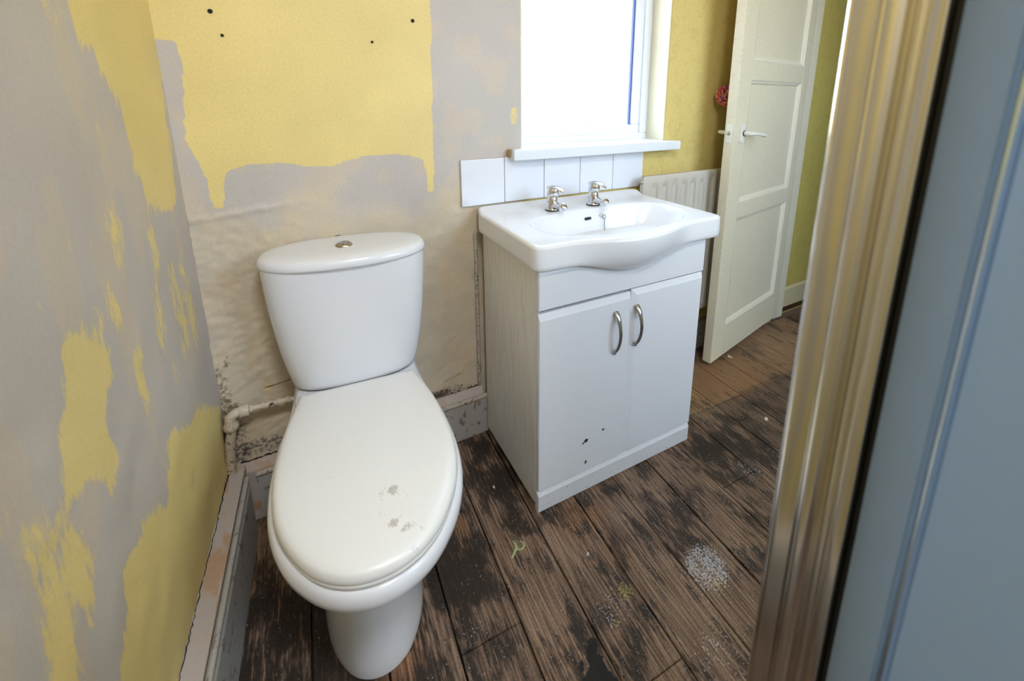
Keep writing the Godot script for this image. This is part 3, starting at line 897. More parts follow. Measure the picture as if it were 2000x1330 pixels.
func toilet() -> void:
	var T := thing("toilet", "white close coupled toilet with its lid down and push button cistern", "toilet", Vector3(0.338, 0, 0), -0.085)
	var cer: Material = M.ceramic
	# pan: foot to rim in one skin
	var rim := outline([0.156, 0.02, 0.160, 0.06, 0.162, 0.15, 0.171, 0.235, 0.182, 0.30, 0.188, 0.37, 0.190, 0.44, 0.185, 0.51, 0.170, 0.575, 0.145, 0.632, 0.110, 0.68, 0.075, 0.711, 0.037, 0.729, 0.0, 0.735], 0.40)
	var foot := outline([0.100, 0.06, 0.103, 0.12, 0.105, 0.18, 0.108, 0.24, 0.110, 0.30, 0.110, 0.35, 0.109, 0.40, 0.104, 0.45, 0.095, 0.49, 0.080, 0.526, 0.060, 0.557, 0.042, 0.573, 0.021, 0.583, 0.0, 0.586], 0.0, -0.013)
	var rows := []
	rows.append(shrink(foot, 0.003, 0.0))
	rows.append(lerp_ring(foot, rim, 0.0, 0.004))
	for q in [[0.0, 0.03], [-0.012, 0.10], [-0.015, 0.16], [-0.01, 0.24], [0.0, 0.30], [0.05, 0.335], [0.2, 0.353], [0.5, 0.364], [0.82, 0.369]]:
		rows.append(lerp_ring(foot, rim, q[0], q[1]))
	rows.append(shrink(rim, 0.007, 0.3705))
	rows.append(shrink(rim, 0.001, 0.3775))
	rows.append(shrink(rim, -0.001, 0.390))
	rows.append(shrink(rim, 0.0005, 0.401))
	rows.append(shrink(rim, 0.004, 0.409))
	rows.append(shrink(rim, 0.010, 0.413))
	rows.append(shrink(rim, 0.018, 0.414))
	var b := MB.new()
	b.loft(rows)
	# shoulder that carries the cistern
	var sh := outline([0.146, 0.016, 0.152, 0.10, 0.153, 0.16, 0.152, 0.19, 0.143, 0.218, 0.12, 0.228, 0.06, 0.229, 0.0, 0.229], 0.40)
	b.loft([lerp_ring(sh, sh, 0.0, 0.39), lerp_ring(sh, sh, 0.0, 0.424), shrink(sh, 0.003, 0.430), shrink(sh, 0.009, 0.4335), shrink(sh, 0.02, 0.4345)])
	put("pan", b, cer, T)
	# seat under the lid
	var lo := outline([0.143, 0.178, 0.1465, 0.20, 0.1535, 0.235, 0.161, 0.27, 0.170, 0.325, 0.176, 0.39, 0.1785, 0.455, 0.173, 0.52, 0.160, 0.578, 0.135, 0.634, 0.103, 0.680, 0.070, 0.708, 0.035, 0.7235, 0.0, 0.728], 0.42)
	var plastic := std(Color(0.87, 0.86, 0.845), 0.22)
	b = MB.new()
	b.loft([shrink(lo, 0.008, 0.413), shrink(lo, 0.002, 0.415), shrink(lo, 0.001, 0.423), shrink(lo, 0.006, 0.4255)])
	put("seat", b, plastic, T)
	# lid with its marks
	var w := 512
	var st := mask(w, w, [-0.2, -0.75, 0.2, -0.15], [], [[0.036, -0.585, 0.016, 0.016, 0.62], [0.016, -0.58, 0.02, 0.014, 0.32], [0.026, -0.658, 0.014, 0.014, 0.6], [0.048, -0.675, 0.022, 0.012, 0.5], [0.05, -0.715, 0.014, 0.008, 0.45], [0.07, -0.69, 0.012, 0.01, 0.45], [0.03, -0.625, 0.04, 0.06, 0.16], [-0.07, -0.50, 0.02, 0.006, 0.3]], 2, 1)
	var sn := noise(w, w, 0.06, 121, 1, 1, 4)
	var sf := noise(w, w, 0.2, 122, 1, 1, 2)
	var px := PackedByteArray()
	px.resize(w * w * 3)
	for i in w * w:
		var k := clampf((st[i] * 0.0039216 + (sn[i] * 0.0039216 - 0.5) * 0.9 + (sf[i] * 0.0039216 - 0.5) * 0.8 - 0.44) * 1.1, 0.0, 0.36) * (1.0 if st[i] > 8 else 0.0)
		px[i * 3] = int(lerpf(0.885, 0.45, k) * 255.0)
		px[i * 3 + 1] = int(lerpf(0.878, 0.38, k) * 255.0)
		px[i * 3 + 2] = int(lerpf(0.865, 0.30, k) * 255.0)
	var lm := textured(picture(w, w, px), 0.3)
	var uvt := func(p: Vector3) -> Vector2: return Vector2((p.x + 0.2) / 0.4, (p.z - 0.15) / 0.6)
	var lt := []
	for q in [[0.006, 0.4262], [0.0015, 0.4268], [0.0, 0.4285], [0.0005, 0.4345], [0.0025, 0.4410], [0.0065, 0.4455], [0.013, 0.4485], [0.024, 0.4502], [0.045, 0.4515], [0.07, 0.4524], [0.11, 0.4532], [0.14, 0.4536], [0.165, 0.4538]]:
		var rr := PackedVector3Array()
		var f: float = 1.0 - q[0] / 0.178
		for p in lo: rr.append(Vector3(p.x * f, q[1], 0.44 + (p.z - 0.44) * (1.0 - q[0] / (0.287 if p.z > 0.44 else 0.262))))
		lt.append(rr)
	b = MB.new()
	b.loft(lt, true, true, uvt)
	put("seat_lid", b, lm, T)
	# cistern
	var hw_tab := [0.4395, 0.150, 0.447, 0.156, 0.46, 0.1605, 0.51, 0.170, 0.575, 0.179, 0.65, 0.187, 0.72, 0.192, 0.765, 0.194, 0.79, 0.194]
	var fr_tab := [0.4395, 0.176, 0.447, 0.183, 0.47, 0.188, 0.55, 0.199, 0.65, 0.207, 0.75, 0.210, 0.79, 0.210]
	rows = []
	for y in [0.4395, 0.442, 0.447, 0.455, 0.475, 0.50, 0.53, 0.56, 0.60, 0.64, 0.68, 0.72, 0.76, 0.785]:
		rows.append(oval(table(hw_tab, y), 0.012, table(fr_tab, y), y, 2.9, 96, 4.5))
	b = MB.new()
	b.loft(rows)
	put("cistern", b, cer, T)
	b = MB.new()
	b.loft([oval(0.143, 0.02, 0.17, 0.433, 3.2, 64), oval(0.143, 0.02, 0.17, 0.441, 3.2, 64)])
	put("gasket", b, M.black, T)
	b = MB.new()
	rows = []
	for q in [[0.006, 0.779], [0.001, 0.7805], [-0.0005, 0.785], [0.0, 0.791], [0.003, 0.798], [0.008, 0.8025], [0.016, 0.8055], [0.03, 0.808], [0.05, 0.8095]]:
		rows.append(oval(0.1985 - q[0], 0.008 + q[0] * 0.8, 0.222 - q[0] * 0.8, q[1], 2.35, 96, 2.5))
	for f in [0.3, 0.6, 0.85]:
		rows.append(oval(0.1485 * (1.0 - f), 0.115 - 0.07 * (1.0 - f), 0.115 + 0.067 * (1.0 - f), 0.8095 + 0.0012 * f, 2.2, 96, 2.2))
	b.loft(rows)
	put("cistern_lid", b, cer, T)
	b = MB.new()
	b.lathe([Vector2(0.0205, 0.0), Vector2(0.0205, 0.002), Vector2(0.019, 0.005), Vector2(0.0155, 0.0075), Vector2(0.014, 0.0078), Vector2(0.0135, 0.006), Vector2(0.0, 0.006)], Vector3(-0.004, 0.8095, 0.128), Vector3.UP, 40)
	var fb := put("flush_button", b, M.nickel, T)
	for sd in [1, -1]:
		var ring := PackedVector3Array()
		for i in 17:
			var a := -PI / 2 + PI * i / 16.0
			ring.append(Vector3(-0.004 + sd * (0.0006 + cos(a) * 0.0128), 0, 0.128 + sin(a) * 0.0128))
		var lo2 := PackedVector3Array()
		var hi := PackedVector3Array()
		for p in ring:
			lo2.append(p + Vector3(0, 0.8150, 0))
			hi.append(Vector3(-0.004 + (p.x + 0.004) * 0.96 , 0.8182, 0.128 + (p.z - 0.128) * 0.95))
		b = MB.new()
		b.loft([lo2, hi])
		put("half_button", b, M.satin, fb)

func supply_pipe() -> void:
	var P := thing("water_pipe", "painted water pipe with a small valve rising from the skirting to the toilet", "pipe")
	var b := MB.new()
	b.tube([Vector3(0.004, 0.196, 0.052), Vector3(0.006, 0.23, 0.052), Vector3(0.012, 0.29, 0.051), Vector3(0.0185, 0.32, 0.05), Vector3(0.0205, 0.352, 0.05)], [0.0115, 0.0115, 0.0115, 0.0115, 0.0115], 20)
	put("riser", b, M.pipe, P)
	b = MB.new()
	var e := []
	for i in 9:
		var a := PI - PI / 2 * i / 8.0
		e.append(Vector3(0.0385 + cos(a) * 0.0175, 0.3555 + sin(a) * 0.0175, 0.05))
	e.push_front(Vector3(0.021, 0.345, 0.05))
	e.append(Vector3(0.048, 0.373, 0.05))
	b.tube(e, 0.0125, 20)
	put("elbow", b, M.pipe_clean, P)
	b = MB.new()
	b.lathe([Vector2(0.0125, -0.010), Vector2(0.0165, -0.008), Vector2(0.0175, -0.002), Vector2(0.0172, 0.006), Vector2(0.0125, 0.010)], Vector3(0.0205, 0.338, 0.05), Vector3(0.05, 1, 0), 24)
	put("collar", b, M.pipe, P)
	b = MB.new()
	b.lathe([Vector2(0.0125, -0.011), Vector2(0.0155, -0.009), Vector2(0.016, 0.0), Vector2(0.016, 0.010), Vector2(0.014, 0.012), Vector2(0.009, 0.012)], Vector3(0.052, 0.373, 0.05), Vector3(1, -0.02, 0), 24)
	put("coupling", b, M.pipe_clean, P)
	b = MB.new()
	b.lathe([Vector2(0.0105, 0.0), Vector2(0.0115, 0.002), Vector2(0.0105, 0.004), Vector2(0.0115, 0.006), Vector2(0.010, 0.008)], Vector3(0.0645, 0.3727, 0.05), Vector3(1, -0.02, 0), 20)
	put("ring", b, M.pipe_clean, P)
	b = MB.new()
	b.tube([Vector3(0.06, 0.3728, 0.05), Vector3(0.125, 0.3705, 0.05), Vector3(0.170, 0.3685, 0.052)], 0.0076, 16)
	put("branch_pipe", b, M.pipe_clean, P)
	b = MB.new()
	b.lathe([Vector2(0.0075, -0.006), Vector2(0.0105, -0.0055), Vector2(0.0105, 0.0055), Vector2(0.0085, 0.006)], Vector3(0.100, 0.3715, 0.05), Vector3(1, -0.04, 0), 6)
	b.lathe([Vector2(0.0085, -0.008), Vector2(0.0095, 0.0), Vector2(0.0085, 0.008)], Vector3(0.115, 0.371, 0.05), Vector3(1, -0.04, 0), 16)
	b.lathe([Vector2(0.0085, -0.006), Vector2(0.0112, -0.0055), Vector2(0.0112, 0.0055), Vector2(0.0075, 0.006)], Vector3(0.1325, 0.3702, 0.05), Vector3(1, -0.04, 0), 6)
	var vb := put("valve", b, M.pipe_clean, P)
	b = MB.new()
	b.lathe([Vector2(0.0062, 0.0), Vector2(0.0062, 0.0105), Vector2(0.0052, 0.0115), Vector2(0.0045, 0.0105), Vector2(0.0, 0.0105)], Vector3(0.115, 0.371, 0.05), Vector3(0, 0.25, 1), 18)
	put("valve_screw", b, M.satin, vb)
	b = MB.new()
	b.box(Vector3(0.115, 0.3735, 0.0607), Vector3(0.0015, 0.007, 0.0015), 0.0003)
	put("screw_slot", b, M.dark, vb)
	b = MB.new()
	b.lathe([Vector2(0.0076, -0.006), Vector2(0.0098, -0.005), Vector2(0.0098, 0.005), Vector2(0.0076, 0.006)], Vector3(0.152, 0.3694, 0.051), Vector3(1, -0.04, 0.03), 6)
	put("tail_nut", b, M.pipe, P)

# ---------------------------------------------------------------- vanity unit and basin
func vanity() -> void:
	var V := thing("vanity_unit", "white two door bathroom cabinet with bow handles standing under the basin", "cabinet", Vector3(0.738, 0, 0.413), -0.018)
	var side_m := mottled(Color(0.90, 0.88, 0.84), Color(0.855, 0.83, 0.79), 0.5, 0.13, 131, 0.4, 1.6, 1, 24)
	var front_m := std(Color(0.845, 0.85, 0.87), 0.3)
	var W := 0.604
	var b := MB.new()
	b.box(Vector3(0.008, 0.390, -0.203), Vector3(0.016, 0.736, 0.366), 0.001)
	put("side_panel", b, side_m, V)
	b = MB.new()
	b.box(Vector3(W - 0.008, 0.390, -0.203), Vector3(0.016, 0.736, 0.366), 0.001)
	put("side_panel", b, side_m, V)
	b = MB.new()
	b.box(Vector3(W / 2, 0.40, -0.375), Vector3(W - 0.034, 0.70, 0.010), 0.001)
	b.box(Vector3(W / 2, 0.085, -0.2), Vector3(W - 0.034, 0.016, 0.34), 0.001)
	b.box(Vector3(W / 2, 0.38, -0.029), Vector3(W - 0.034, 0.6, 0.010), 0.001)
	put("carcass", b, side_m, V)
	b = MB.new()
	b.box(Vector3(W / 2, 0.7005, -0.0165), Vector3(W - 0.034, 0.115, 0.003), 0.001)
	front(b, 0.0, W, 0.6435, 0.756, 0.004, 0.012, [0, 0, 1, 0])
	put("top_rail", b, front_m, V)
	b = MB.new()
	front(b, 0.0, W, 0.002, 0.0725, 0.009, 0.016, [0, 0, 1, 0])
	put("plinth", b, mottled(Color(0.83, 0.83, 0.845), Color(0.55, 0.52, 0.47), 0.80, 0.05, 133, 0.35, 3.0), V)
	# the left door carries chips and scuffs
	var w := 512
	var st := mask(w, w, [0.0, 0.07, 0.31, 0.65], [], [[0.225, 0.198, 0.007, 0.005, 1.0], [0.163, 0.184, 0.009, 0.009, 0.85], [0.152, 0.178, 0.006, 0.004, 0.8], [0.164, 0.107, 0.005, 0.010, 0.85], [0.156, 0.19, 0.003, 0.016, 0.4]], 2, 0)
	var sn := noise(w, w, 0.09, 135, 1, 1, 3)
	var px := PackedByteArray()
	px.resize(w * w * 3)
	for i in w * w:
		var k := clampf((st[i] * 0.0039216 + (sn[i] * 0.0039216 - 0.5) * 0.9 - 0.5) * 6.0, 0.0, 1.0) * (1.0 if st[i] > 8 else 0.0)
		px[i * 3] = int(lerpf(0.845, 0.10, k) * 255.0)
		px[i * 3 + 1] = int(lerpf(0.85, 0.09, k) * 255.0)
		px[i * 3 + 2] = int(lerpf(0.87, 0.09, k) * 255.0)
	var ld := textured(picture(w, w, px), 0.3)
	var uvd := func(p: Vector3) -> Vector2: return Vector2(p.x / 0.31, (0.65 - p.y) / 0.58)
	b = MB.new()
	front(b, 0.001, 0.3075, 0.0755, 0.6335, 0.006, 0.020, [0, 0, 1, 0], uvd)
	var d1 := put("cabinet_door", b, ld, V)
	b = MB.new()
	front(b, 0.3105, W - 0.001, 0.0755, 0.6395, 0.006, 0.020, [1, 0, 1, 0])
	var d2 := put("cabinet_door", b, front_m, V)
	for q in [[d1, 0.252, 0.583, 0.452], [d2, 0.3295, 0.586, 0.458]]:
		b = MB.new()
		var p := []
		var r := []
		for i in 25:
			var f := i / 24.0
			p.append(Vector3(q[1], lerpf(q[2], q[3], f), 0.0005 + 0.028 * pow(sin(clampf(f * 1.02, 0.0, 1.0) * PI), 0.62)))
			r.append(0.0076 - 0.0022 * sin(f * PI) + (0.0012 if f < 0.2 else 0.0))
		b.tube(p, r, 14, true, 0.72, Vector3.BACK)
		for e in [q[2] - 0.004, q[3] + 0.003]:
			b.box(Vector3(q[1], e, 0.004), Vector3(0.011, 0.014, 0.010), 0.003)
		put("handle", b, M.satin, q[0])

# a cupboard front: slab with wide sloping margins. ch: how far the margins fall back, wd: how wide they are; on = [left, right, top, bottom] on or off
func front(b: MB, x0: float, x1: float, y0: float, y1: float, ch: float, wd: float, on: Array, uvf = null) -> void:
	var e := 0.0025
	var inner := PackedVector3Array([Vector3(x0 + maxf(wd * on[0], e), y0 + maxf(wd * on[3], e), 0), Vector3(x1 - maxf(wd * on[1], e), y0 + maxf(wd * on[3], e), 0), Vector3(x1 - maxf(wd * on[1], e), y1 - maxf(wd * on[2], e), 0), Vector3(x0 + maxf(wd * on[0], e), y1 - maxf(wd * on[2], e), 0)])
	var zl: float = -ch if on[0] else -e
	var zr: float = -ch if on[1] else -e
	var zt: float = -ch if on[2] else -e
	var zb: float = -ch if on[3] else -e
	var outer := PackedVector3Array([Vector3(x0, y0, minf(zl, zb)), Vector3(x1, y0, minf(zr, zb)), Vector3(x1, y1, minf(zr, zt)), Vector3(x0, y1, minf(zl, zt))])
	b.cap(inner, Vector3.BACK, uvf)
	for j in 4:
		var k := (j + 1) % 4
		b.grid([PackedVector3Array([inner[j], inner[k]]), PackedVector3Array([outer[j], outer[k]])], false, Vector3.BACK, uvf)
		b.grid([PackedVector3Array([outer[j], outer[k]]), PackedVector3Array([Vector3(outer[j].x, outer[j].y, -0.018), Vector3(outer[k].x, outer[k].y, -0.018)])], false, (outer[j] + outer[k]) / 2 - Vector3((x0 + x1) / 2, (y0 + y1) / 2, 0), uvf)
	b.grid([PackedVector3Array([Vector3(x0, y0, -0.018), Vector3(x1, y0, -0.018)]), PackedVector3Array([Vector3(x0, y1, -0.018), Vector3(x1, y1, -0.018)])], false, Vector3.FORWARD, uvf)

func bulge(x: float) -> float:
	var d := absf(x - 0.305) / 0.225
	return 0.0 if d >= 1.0 else pow(cos(d * PI / 2), 1.6)

func basin() -> void:
	var S := thing("wash_basin", "white ceramic wash basin with a bowed front and chrome taps on the cabinet", "wash basin", Vector3(0.738, 0, 0.413), -0.018)
	var k := 200
	var cx := 0.328
	var cz := -0.14
	var x0 := -0.018
	var x1 := 0.655
	var zb := -0.405
	var zf := 0.021
	var dirs := []
	var edge := PackedVector3Array()      # plan outline
	for i in k:
		var a := TAU * i / k
		var d := Vector2(cos(a), sin(a))
		var r := 5.0
		if d.x > 0.0: r = minf(r, (x1 - cx) / d.x)
		if d.x < 0.0: r = minf(r, (x0 - cx) / d.x)
		if d.y < 0.0: r = minf(r, (zb - cz) / d.y)
		if d.y > 0.0:
			var q := (zf - cz) / d.y
			for it in 12: q = (zf + 0.046 * bulge(cx + d.x * q) - cz) / d.y
			r = minf(r, q)
		dirs.append(d)
		var q2 := Vector3(cx + d.x * r, 0, cz + d.y * r)
		q2.x -= 0.017 * clampf(-q2.z / 0.4, 0.0, 1.0) * sstep(0.15, 0.3, q2.x - cx)
		edge.append(q2)
	# round the four corners by smoothing the outline a little
	for it in 3:
		var e2 := edge.duplicate()
		for i in k: e2[i] = edge[i] * 0.5 + (edge[(i + 1) % k] + edge[(i - 1 + k) % k]) * 0.25
		edge = e2
	var top := func(p: Vector3) -> float: return 0.826 + 0.013 * sstep(-0.345, -0.385, p.z)
	var off := func(e: float, yy: float, bulged: float) -> PackedVector3Array:
		var r := PackedVector3Array()
		for i in k:
			var tg := edge[(i + 1) % k] - edge[(i - 1 + k) % k]
			var nn := Vector3(tg.z, 0, -tg.x).normalized()
			if nn.dot(edge[i] - Vector3(cx, 0, cz)) > 0.0: nn = -nn
			var p := edge[i] + nn * e
			var bb := bulge(p.x) if p.z > -0.05 else 0.0
			p.z -= 0.050 * bb * bulged
			p.y = yy
			r.append(p)
		return r
	var rows := []
	# underside and apron
	var apron := [[0.03, 0.0], [0.006, 0.0], [0.0015, 0.06], [0.0, 0.2], [0.0, 0.4], [0.0, 0.6], [0.0, 0.8], [0.0, 0.9]]
	for j in apron.size():
		var f: float = apron[j][1]
		var ring: PackedVector3Array = off.call(apron[j][0], 0.0, 0.0)
		for i in k:
			var p := ring[i]
			var bb := bulge(p.x) if p.z > -0.06 else 0.0
			var lowest := 0.758 - 0.047 * pow(bb, 1.1)
			p.y = lerpf(lowest, 0.826, f)
			p.z -= 0.050 * bb * pow(1.0 - f, 2.4)
			ring[i] = p
		rows.append(ring)
	for q in [[0.0006, -0.0075], [0.003, -0.0028], [0.0075, -0.0006], [0.013, 0.0]]:
		var ring: PackedVector3Array = off.call(q[0], 0.0, 0.0)
		for i in k:
			var p := ring[i]
			p.y = top.call(p) + q[1]
			ring[i] = p
		rows.append(ring)
	var deck: PackedVector3Array = rows[-1]
	# bowl lip
	var lip := PackedVector3Array()
	for i in k:
		var d: Vector2 = dirs[i]
		var aa := 0.268
		var bz := 0.122 if d.y < 0.0 else 0.152
		var ex := 3.0 if d.y < 0.0 else 2.25
		var r := pow(pow(absf(d.x) / aa, ex) + pow(absf(d.y) / bz, ex), -1.0 / ex)
		lip.append(Vector3(cx + d.x * r, 0.826, cz + d.y * r))
	for f in [0.2, 0.4, 0.6, 0.8, 0.92]:
		var r := PackedVector3Array()
		for i in k:
			var p := deck[i].lerp(lip[i], f)
			p.y = top.call(p)
			r.append(p)
		rows.append(r)
	for q in [[1.0, 0.0010], [0.985, 0.004], [0.965, 0.010], [0.93, 0.024], [0.89, 0.042], [0.84, 0.062], [0.77, 0.084], [0.66, 0.104], [0.5, 0.120], [0.32, 0.128], [0.16, 0.132], [0.07, 0.134]]:
		var r := PackedVector3Array()
		for i in k:
			var p := Vector3(lerpf(cx - 0.01, lip[i].x, q[0]), 0.826 - q[1], lerpf(cz - 0.01, lip[i].z, q[0]))
			r.append(p)
		rows.append(r)
	var b := MB.new()
	b.loft(rows)
	put("bowl", b, M.basin, S)
	b = MB.new()
	b.lathe([Vector2(0.024, 0.0), Vector2(0.024, 0.002), Vector2(0.018, 0.003), Vector2(0.0, 0.001)], Vector3(cx - 0.01, 0.6915, cz - 0.01), Vector3.UP, 28)
	put("plug_hole", b, M.chrome, S)
	# overflow slot in the bowl back: no recess, black colour stands for its shade
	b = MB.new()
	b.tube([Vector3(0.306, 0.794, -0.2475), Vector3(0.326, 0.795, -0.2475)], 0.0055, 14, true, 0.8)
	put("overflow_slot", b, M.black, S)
	# plug chain with its stay
	b = MB.new()
	b.lathe([Vector2(0.0065, 0.0), Vector2(0.0065, 0.003), Vector2(0.0045, 0.005), Vector2(0.0, 0.005)], Vector3(0.371, 0.8, -0.2485), Vector3(0, 0.3, 1), 18)
	var stay := put("chain_stay", b, M.chrome, S)
	b = MB.new()
	var lp := []
	for i in 21:
		var a := TAU * i / 20.0
		lp.append(Vector3(0.377 + cos(a) * 0.0055, 0.795 + sin(a) * 0.0065, -0.241))
	b.tube(lp, 0.0012, 6)
	put("chain_ring", b, std(Color(0.45, 0.46, 0.50), 0.25, 1.0), stay)
	b = MB.new()
	for i in 34:
		var f := i / 33.0
		var c := Vector3(0.378 - 0.012 * f, 0.788 - 0.086 * f, -0.238 + 0.05 * f * f)
		b.lathe([Vector2(0.0, -0.0014), Vector2(0.0015, -0.0006), Vector2(0.0015, 0.0006), Vector2(0.0, 0.0014)], c, Vector3.UP, 6)
	put("plug_chain", b, std(Color(0.40, 0.41, 0.45), 0.3, 1.0), S)
	for x in [0.206, 0.3675]:
		tap(S, Vector3(x, 0.826, -0.294), "chrome basin tap nearer the toilet" if x < 0.3 else "chrome basin tap nearer the radiator")

func tap(parent: Node3D, o: Vector3, label: String) -> void:
	var b := MB.new()
	b.lathe([Vector2(0.0225, -0.002), Vector2(0.0225, 0.004), Vector2(0.021, 0.0065), Vector2(0.0195, 0.009), Vector2(0.0185, 0.02), Vector2(0.017, 0.034), Vector2(0.0155, 0.042), Vector2(0.0135, 0.046)], o, Vector3.UP, 32)
	b.tube([o + Vector3(0, 0.012, 0.008), o + Vector3(0, 0.018, 0.022), o + Vector3(0, 0.024, 0.042), o + Vector3(0, 0.025, 0.06)], [0.0125, 0.013, 0.0115, 0.0105], 22, true, 0.9)
	b.lathe([Vector2(0.0105, -0.009), Vector2(0.0125, -0.006), Vector2(0.0132, 0.002), Vector2(0.0125, 0.008), Vector2(0.0085, 0.012), Vector2(0.0, 0.0128)], o + Vector3(0, 0.0225, 0.066), Vector3(0, 0.55, 0.6), 24)
	var body := put("tap", b, M.chrome, parent)
	body.set_meta("label", label)
	b = MB.new()
	b.lathe([Vector2(0.0238, -0.001), Vector2(0.0238, 0.003), Vector2(0.0215, 0.0045)], o, Vector3.UP, 28)
	put("base_ring", b, M.black, body)
	b = MB.new()
	b.lathe([Vector2(0.0125, 0.044), Vector2(0.0125, 0.047), Vector2(0.0185, 0.048), Vector2(0.0198, 0.054), Vector2(0.0197, 0.063), Vector2(0.018, 0.072), Vector2(0.014, 0.079), Vector2(0.0075, 0.083), Vector2(0.0, 0.084)], o, Vector3(0, 1, 0.04), 30)
	var rows := []
	for i in 10:
		var f := i / 9.0
		var c := o + Vector3(0, 0.0745 + 0.007 * sin(f * PI) - 0.003 * f, -0.010 + 0.078 * f)
		var hw := lerpf(0.0165, 0.0075, f) * (0.55 if i == 9 else 1.0)
		var hh := lerpf(0.007, 0.003, f) * (0.6 if i == 9 else 1.0)
		var r := PackedVector3Array()
		for j in 16:
			var a := TAU * j / 16.0
			r.append(c + Vector3(cos(a) * hw, sin(a) * hh, 0))
		rows.append(r)
	b.loft(rows)
	put("lever", b, M.chrome, body)
	b = MB.new()
	b.lathe([Vector2(0.0048, 0.0), Vector2(0.0048, 0.0015), Vector2(0.0, 0.0018)], o + Vector3(0, 0.059, 0.0175), Vector3(0, 0, 1), 16)
	put("marker", b, std(Color(0.75, 0.78, 0.85), 0.2), body)

# ---------------------------------------------------------------- radiator, bobble, shower screen
func radiator() -> void:
	var R := thing("radiator", "white fluted panel radiator on the yellow wall between basin and door", "radiator", Vector3(1.388, 0, 0))
	var w := 0.613
	var y0 := 0.245
	var y1 := 0.889
	var b := MB.new()
	var rows := []
	var k := 18
	var ys := [y0, y0 + 0.006, y0 + 0.030, y0 + 0.045, y0 + 0.062, y1 - 0.062, y1 - 0.045, y1 - 0.030, y1 - 0.006, y1]
	for j in ys.size():
		var r := PackedVector3Array()
		var depth := 0.0 if j < 3 or j > 6 else (0.55 if j == 3 or j == 6 else 1.0)
		var back := 0.006 if j == 0 or j == 9 else 0.0
		for i in 161:
			var x := w * i / 160.0
			var ph := fposmod((x - 0.060) / 0.0533 + 0.5, 1.0) - 0.5
			var inside := 1.0 if x > 0.033 and x < w - 0.033 else 0.0
			var g := (1.0 - sstep(0.18, 0.30, absf(ph))) * inside
			r.append(Vector3(x, ys[j], 0.070 - back - 0.0135 * g * depth))
		rows.append(r)
	b.grid(rows, false, Vector3.BACK)
	b.box(Vector3(w / 2, (y0 + y1) / 2, 0.0555), Vector3(w, y1 - y0, 0.012), 0.004)
	put("panel", b, M.radiator, R)
	b = MB.new()
	b.box(Vector3(-0.0005, (y0 + y1) / 2, 0.060), Vector3(0.004, y1 - y0 - 0.004, 0.021), 0.0015)
	put("edge_seam", b, M.radiator, R)
	for x in [0.12, 0.48]:
		b = MB.new()
		b.box(Vector3(x, 0.5, 0.026), Vector3(0.03, 0.5, 0.048), 0.003)
		put("wall_bracket", b, M.radiator, R)
	b = MB.new()
	b.lathe([Vector2(0.0, -0.002), Vector2(0.009, 0.0), Vector2(0.009, 0.010), Vector2(0.005, 0.012), Vector2(0.0, 0.012)], Vector3(0.004, 0.868, 0.058), Vector3.LEFT, 16)
	put("bleed_valve", b, M.nickel, R)

func bobble() -> void:
	var B := thing("knitted_bobble", "round knitted woolly bobble in mixed orange, red and purple yarn behind the door edge", "bobble", Vector3(1.829, 1.194, 0.055))
	B.scale = Vector3.ONE * 1.06
	var rng := RandomNumberGenerator.new()
	rng.seed = 77
	var cols := [Color(0.82, 0.33, 0.20), Color(0.88, 0.55, 0.30), Color(0.45, 0.30, 0.52), Color(0.76, 0.25, 0.32), Color(0.84, 0.60, 0.55)]
	var b := MB.new()
	b.lathe([Vector2(0.0, -0.035), Vector2(0.02, -0.029), Vector2(0.033, -0.012), Vector2(0.035, 0.004), Vector2(0.028, 0.022), Vector2(0.013, 0.033), Vector2(0.0, 0.035)], Vector3.ZERO, Vector3.UP, 24)
	put("core", b, std(Color(0.45, 0.15, 0.15), 0.95), B)
	var mb := [MB.new(), MB.new(), MB.new(), MB.new(), MB.new()]
	for i in 420:
		var z := rng.randf_range(-1.0, 1.0)
		var a := rng.randf_range(0.0, TAU)
		var d := Vector3(sqrt(1.0 - z * z) * cos(a), z, sqrt(1.0 - z * z) * sin(a))
		var t := d.cross(Vector3(rng.randf() - 0.5, rng.randf() - 0.5, rng.randf() - 0.5)).normalized()
		var p := []
		for j in 5:
			var u := (j - 2) * 0.0034
			p.append((d * (0.0365 + 0.0035 * cos(j - 2.0)) + t * u))
		mb[i % 5].tube(p, 0.0016, 6)
	for i in 5: put("yarn", mb[i], std(cols[i], 0.95), B).set_meta("kind", "stuff")
	b = MB.new()
	b.tube([Vector3(0.012, 0.02, 0), Vector3(0.022, 0.03, -0.03), Vector3(0.024, 0.03, -0.056)], 0.003, 8)
	put("hook", b, M.nickel, B)

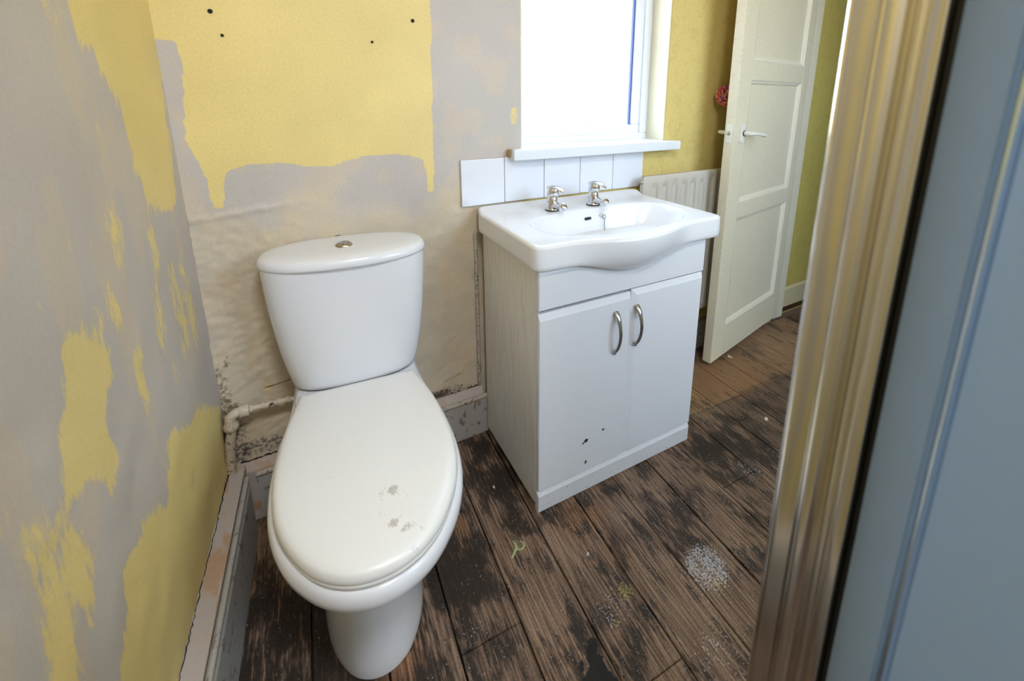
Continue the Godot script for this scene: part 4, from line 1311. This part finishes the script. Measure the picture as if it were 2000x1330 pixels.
func shower() -> void:
	var S := thing("shower_screen", "polished metal shower door post with a grey blue panel close to the camera", "shower screen", Vector3(0.55, 0, 0))
	# the post: plan profile in (x, z), polished ribs and flutes facing the room
	var prof := []
	prof.append_array(arc(0.010, 1.1825, 0.0095, -75, -190, 10))       # rounded leading edge
	prof.append_array([Vector2(0.0025, 1.1935), Vector2(0.0035, 1.1955)])
	prof.append_array(arc(0.006, 1.2035, 0.008, 230, 130, 10))         # broad rib
	prof.append_array([Vector2(0.0040, 1.2125), Vector2(0.0065, 1.2130), Vector2(0.0068, 1.2140), Vector2(0.0050, 1.2155), Vector2(0.0031, 1.2171), Vector2(0.0014, 1.2186)])   # sloping face of the narrow rib
	prof.append_array(arc(0.0045, 1.2200, 0.0036, 190, 120, 6))
	prof.append_array([Vector2(0.002, 1.2245), Vector2(0.0, 1.2262), Vector2(0.0, 1.2335), Vector2(0.001, 1.2345), Vector2(0.028, 1.2345), Vector2(0.028, 1.179)])
	var ra := PackedVector3Array()
	var rb := PackedVector3Array()
	for p in prof:
		ra.append(Vector3(p.x, 0.02, p.y))
		rb.append(Vector3(p.x, 1.85, p.y))
	var b := MB.new()
	b.loft([ra, rb])
	put("post", b, std(Color(0.86, 0.84, 0.80), 0.14, 1.0), S)
	b = MB.new()
	b.box(Vector3(0.016, 0.935, 1.238), Vector3(0.012, 1.83, 0.008), 0.001)
	put("seal", b, M.black, S)
	b = MB.new()
	b.box(Vector3(0.009, 0.935, 1.70), Vector3(0.008, 1.83, 0.92), 0.001)
	var frosted := std(Color(0.46, 0.50, 0.53), 0.4)
	frosted.backlight_enabled = true
	frosted.backlight = Color(0.85, 0.9, 0.95)
	put("panel", b, frosted, S)
	b = MB.new()
	var bead := [Vector2(0.0052, 1.2680)]
	for i in 9:
		var f := i / 8.0
		bead.append(Vector2(lerpf(0.0045, -0.0060, f) - 0.0006 * sin(f * PI), lerpf(1.2685, 1.2765, f) - 0.0008 * sin(f * PI)))
	bead.append_array([Vector2(-0.0055, 1.2775), Vector2(0.0052, 1.2785)])
	var sa := PackedVector3Array()
	var sb := PackedVector3Array()
	for p in bead:
		sa.append(Vector3(p.x, 0.03, p.y))
		sb.append(Vector3(p.x, 1.84, p.y))
	b.loft([sa, sb])
	put("glazing_bead", b, std(Color(0.82, 0.90, 1.0), 0.2, 1.0), S)
	b = MB.new()
	b.box(Vector3(0.014, 0.012, 1.67), Vector3(0.03, 0.03, 0.99), 0.003)
	put("bottom_rail", b, M.satin, S)

func debris() -> void:
	var rng := RandomNumberGenerator.new()
	rng.seed = 44
	var spec := [[1.915, 0.148, 0.016, "white paint flake lying under the bottom edge of the door"], [1.682, 0.500, 0.013, "curled pale flake on the dark boards right of the cabinet"], [0.795, 0.585, 0.006, "small white chip on the boards in front of the cabinet"], [0.665, 0.262, 0.007, "white chip on the floor between toilet and cabinet"]]
	for q in spec:
		var b := MB.new()
		var lo := PackedVector3Array()
		var hi := PackedVector3Array()
		for i in 10:
			var a := TAU * i / 10.0
			var r: float = q[2] * rng.randf_range(0.55, 1.1)
			var p := Vector3(cos(a) * r, 0.0006 + absf(cos(a)) * q[2] * 0.18, sin(a) * r * 0.55)
			lo.append(p)
			hi.append(p + Vector3(0, 0.0016, 0))
		b.loft([lo, hi])
		var o := put("paint_flake", b, std(Color(0.82, 0.80, 0.74), 0.7))
		o.position = Vector3(q[0], 0.0, q[1])
		o.rotation.y = rng.randf_range(0.0, PI)
		o.set_meta("label", q[3])
		o.set_meta("category", "paint flake")
		o.set_meta("group", "paint flakes on the floorboards")
	var b2 := MB.new()
	var at := Vector3(0.64, 0.0, 0.47)
	b2.tube([Vector3(-0.024, 0.0006, 0.022), Vector3(-0.010, 0.0008, 0.010), Vector3(-0.002, 0.0008, 0.004), Vector3(0.001, 0.0008, -0.008), Vector3(-0.001, 0.0006, -0.022)], [0.0028, 0.0036, 0.0042, 0.0022, 0.0012], 10, true, 0.3, Vector3.UP)
	b2.tube([Vector3(-0.003, 0.0006, 0.007), Vector3(0.010, 0.0008, 0.013), Vector3(0.020, 0.0008, 0.008), Vector3(0.022, 0.0008, -0.002), Vector3(0.016, 0.0006, -0.009)], [0.0018, 0.0028, 0.0030, 0.0024, 0.0012], 10, true, 0.3, Vector3.UP)
	var dr := put("paint_dribble", b2, std(Color(0.62, 0.66, 0.46), 0.6))
	dr.position = at
	dr.set_meta("label", "pale green curl of dried paint on the boards between toilet and cabinet front")
	dr.set_meta("category", "paint drip")
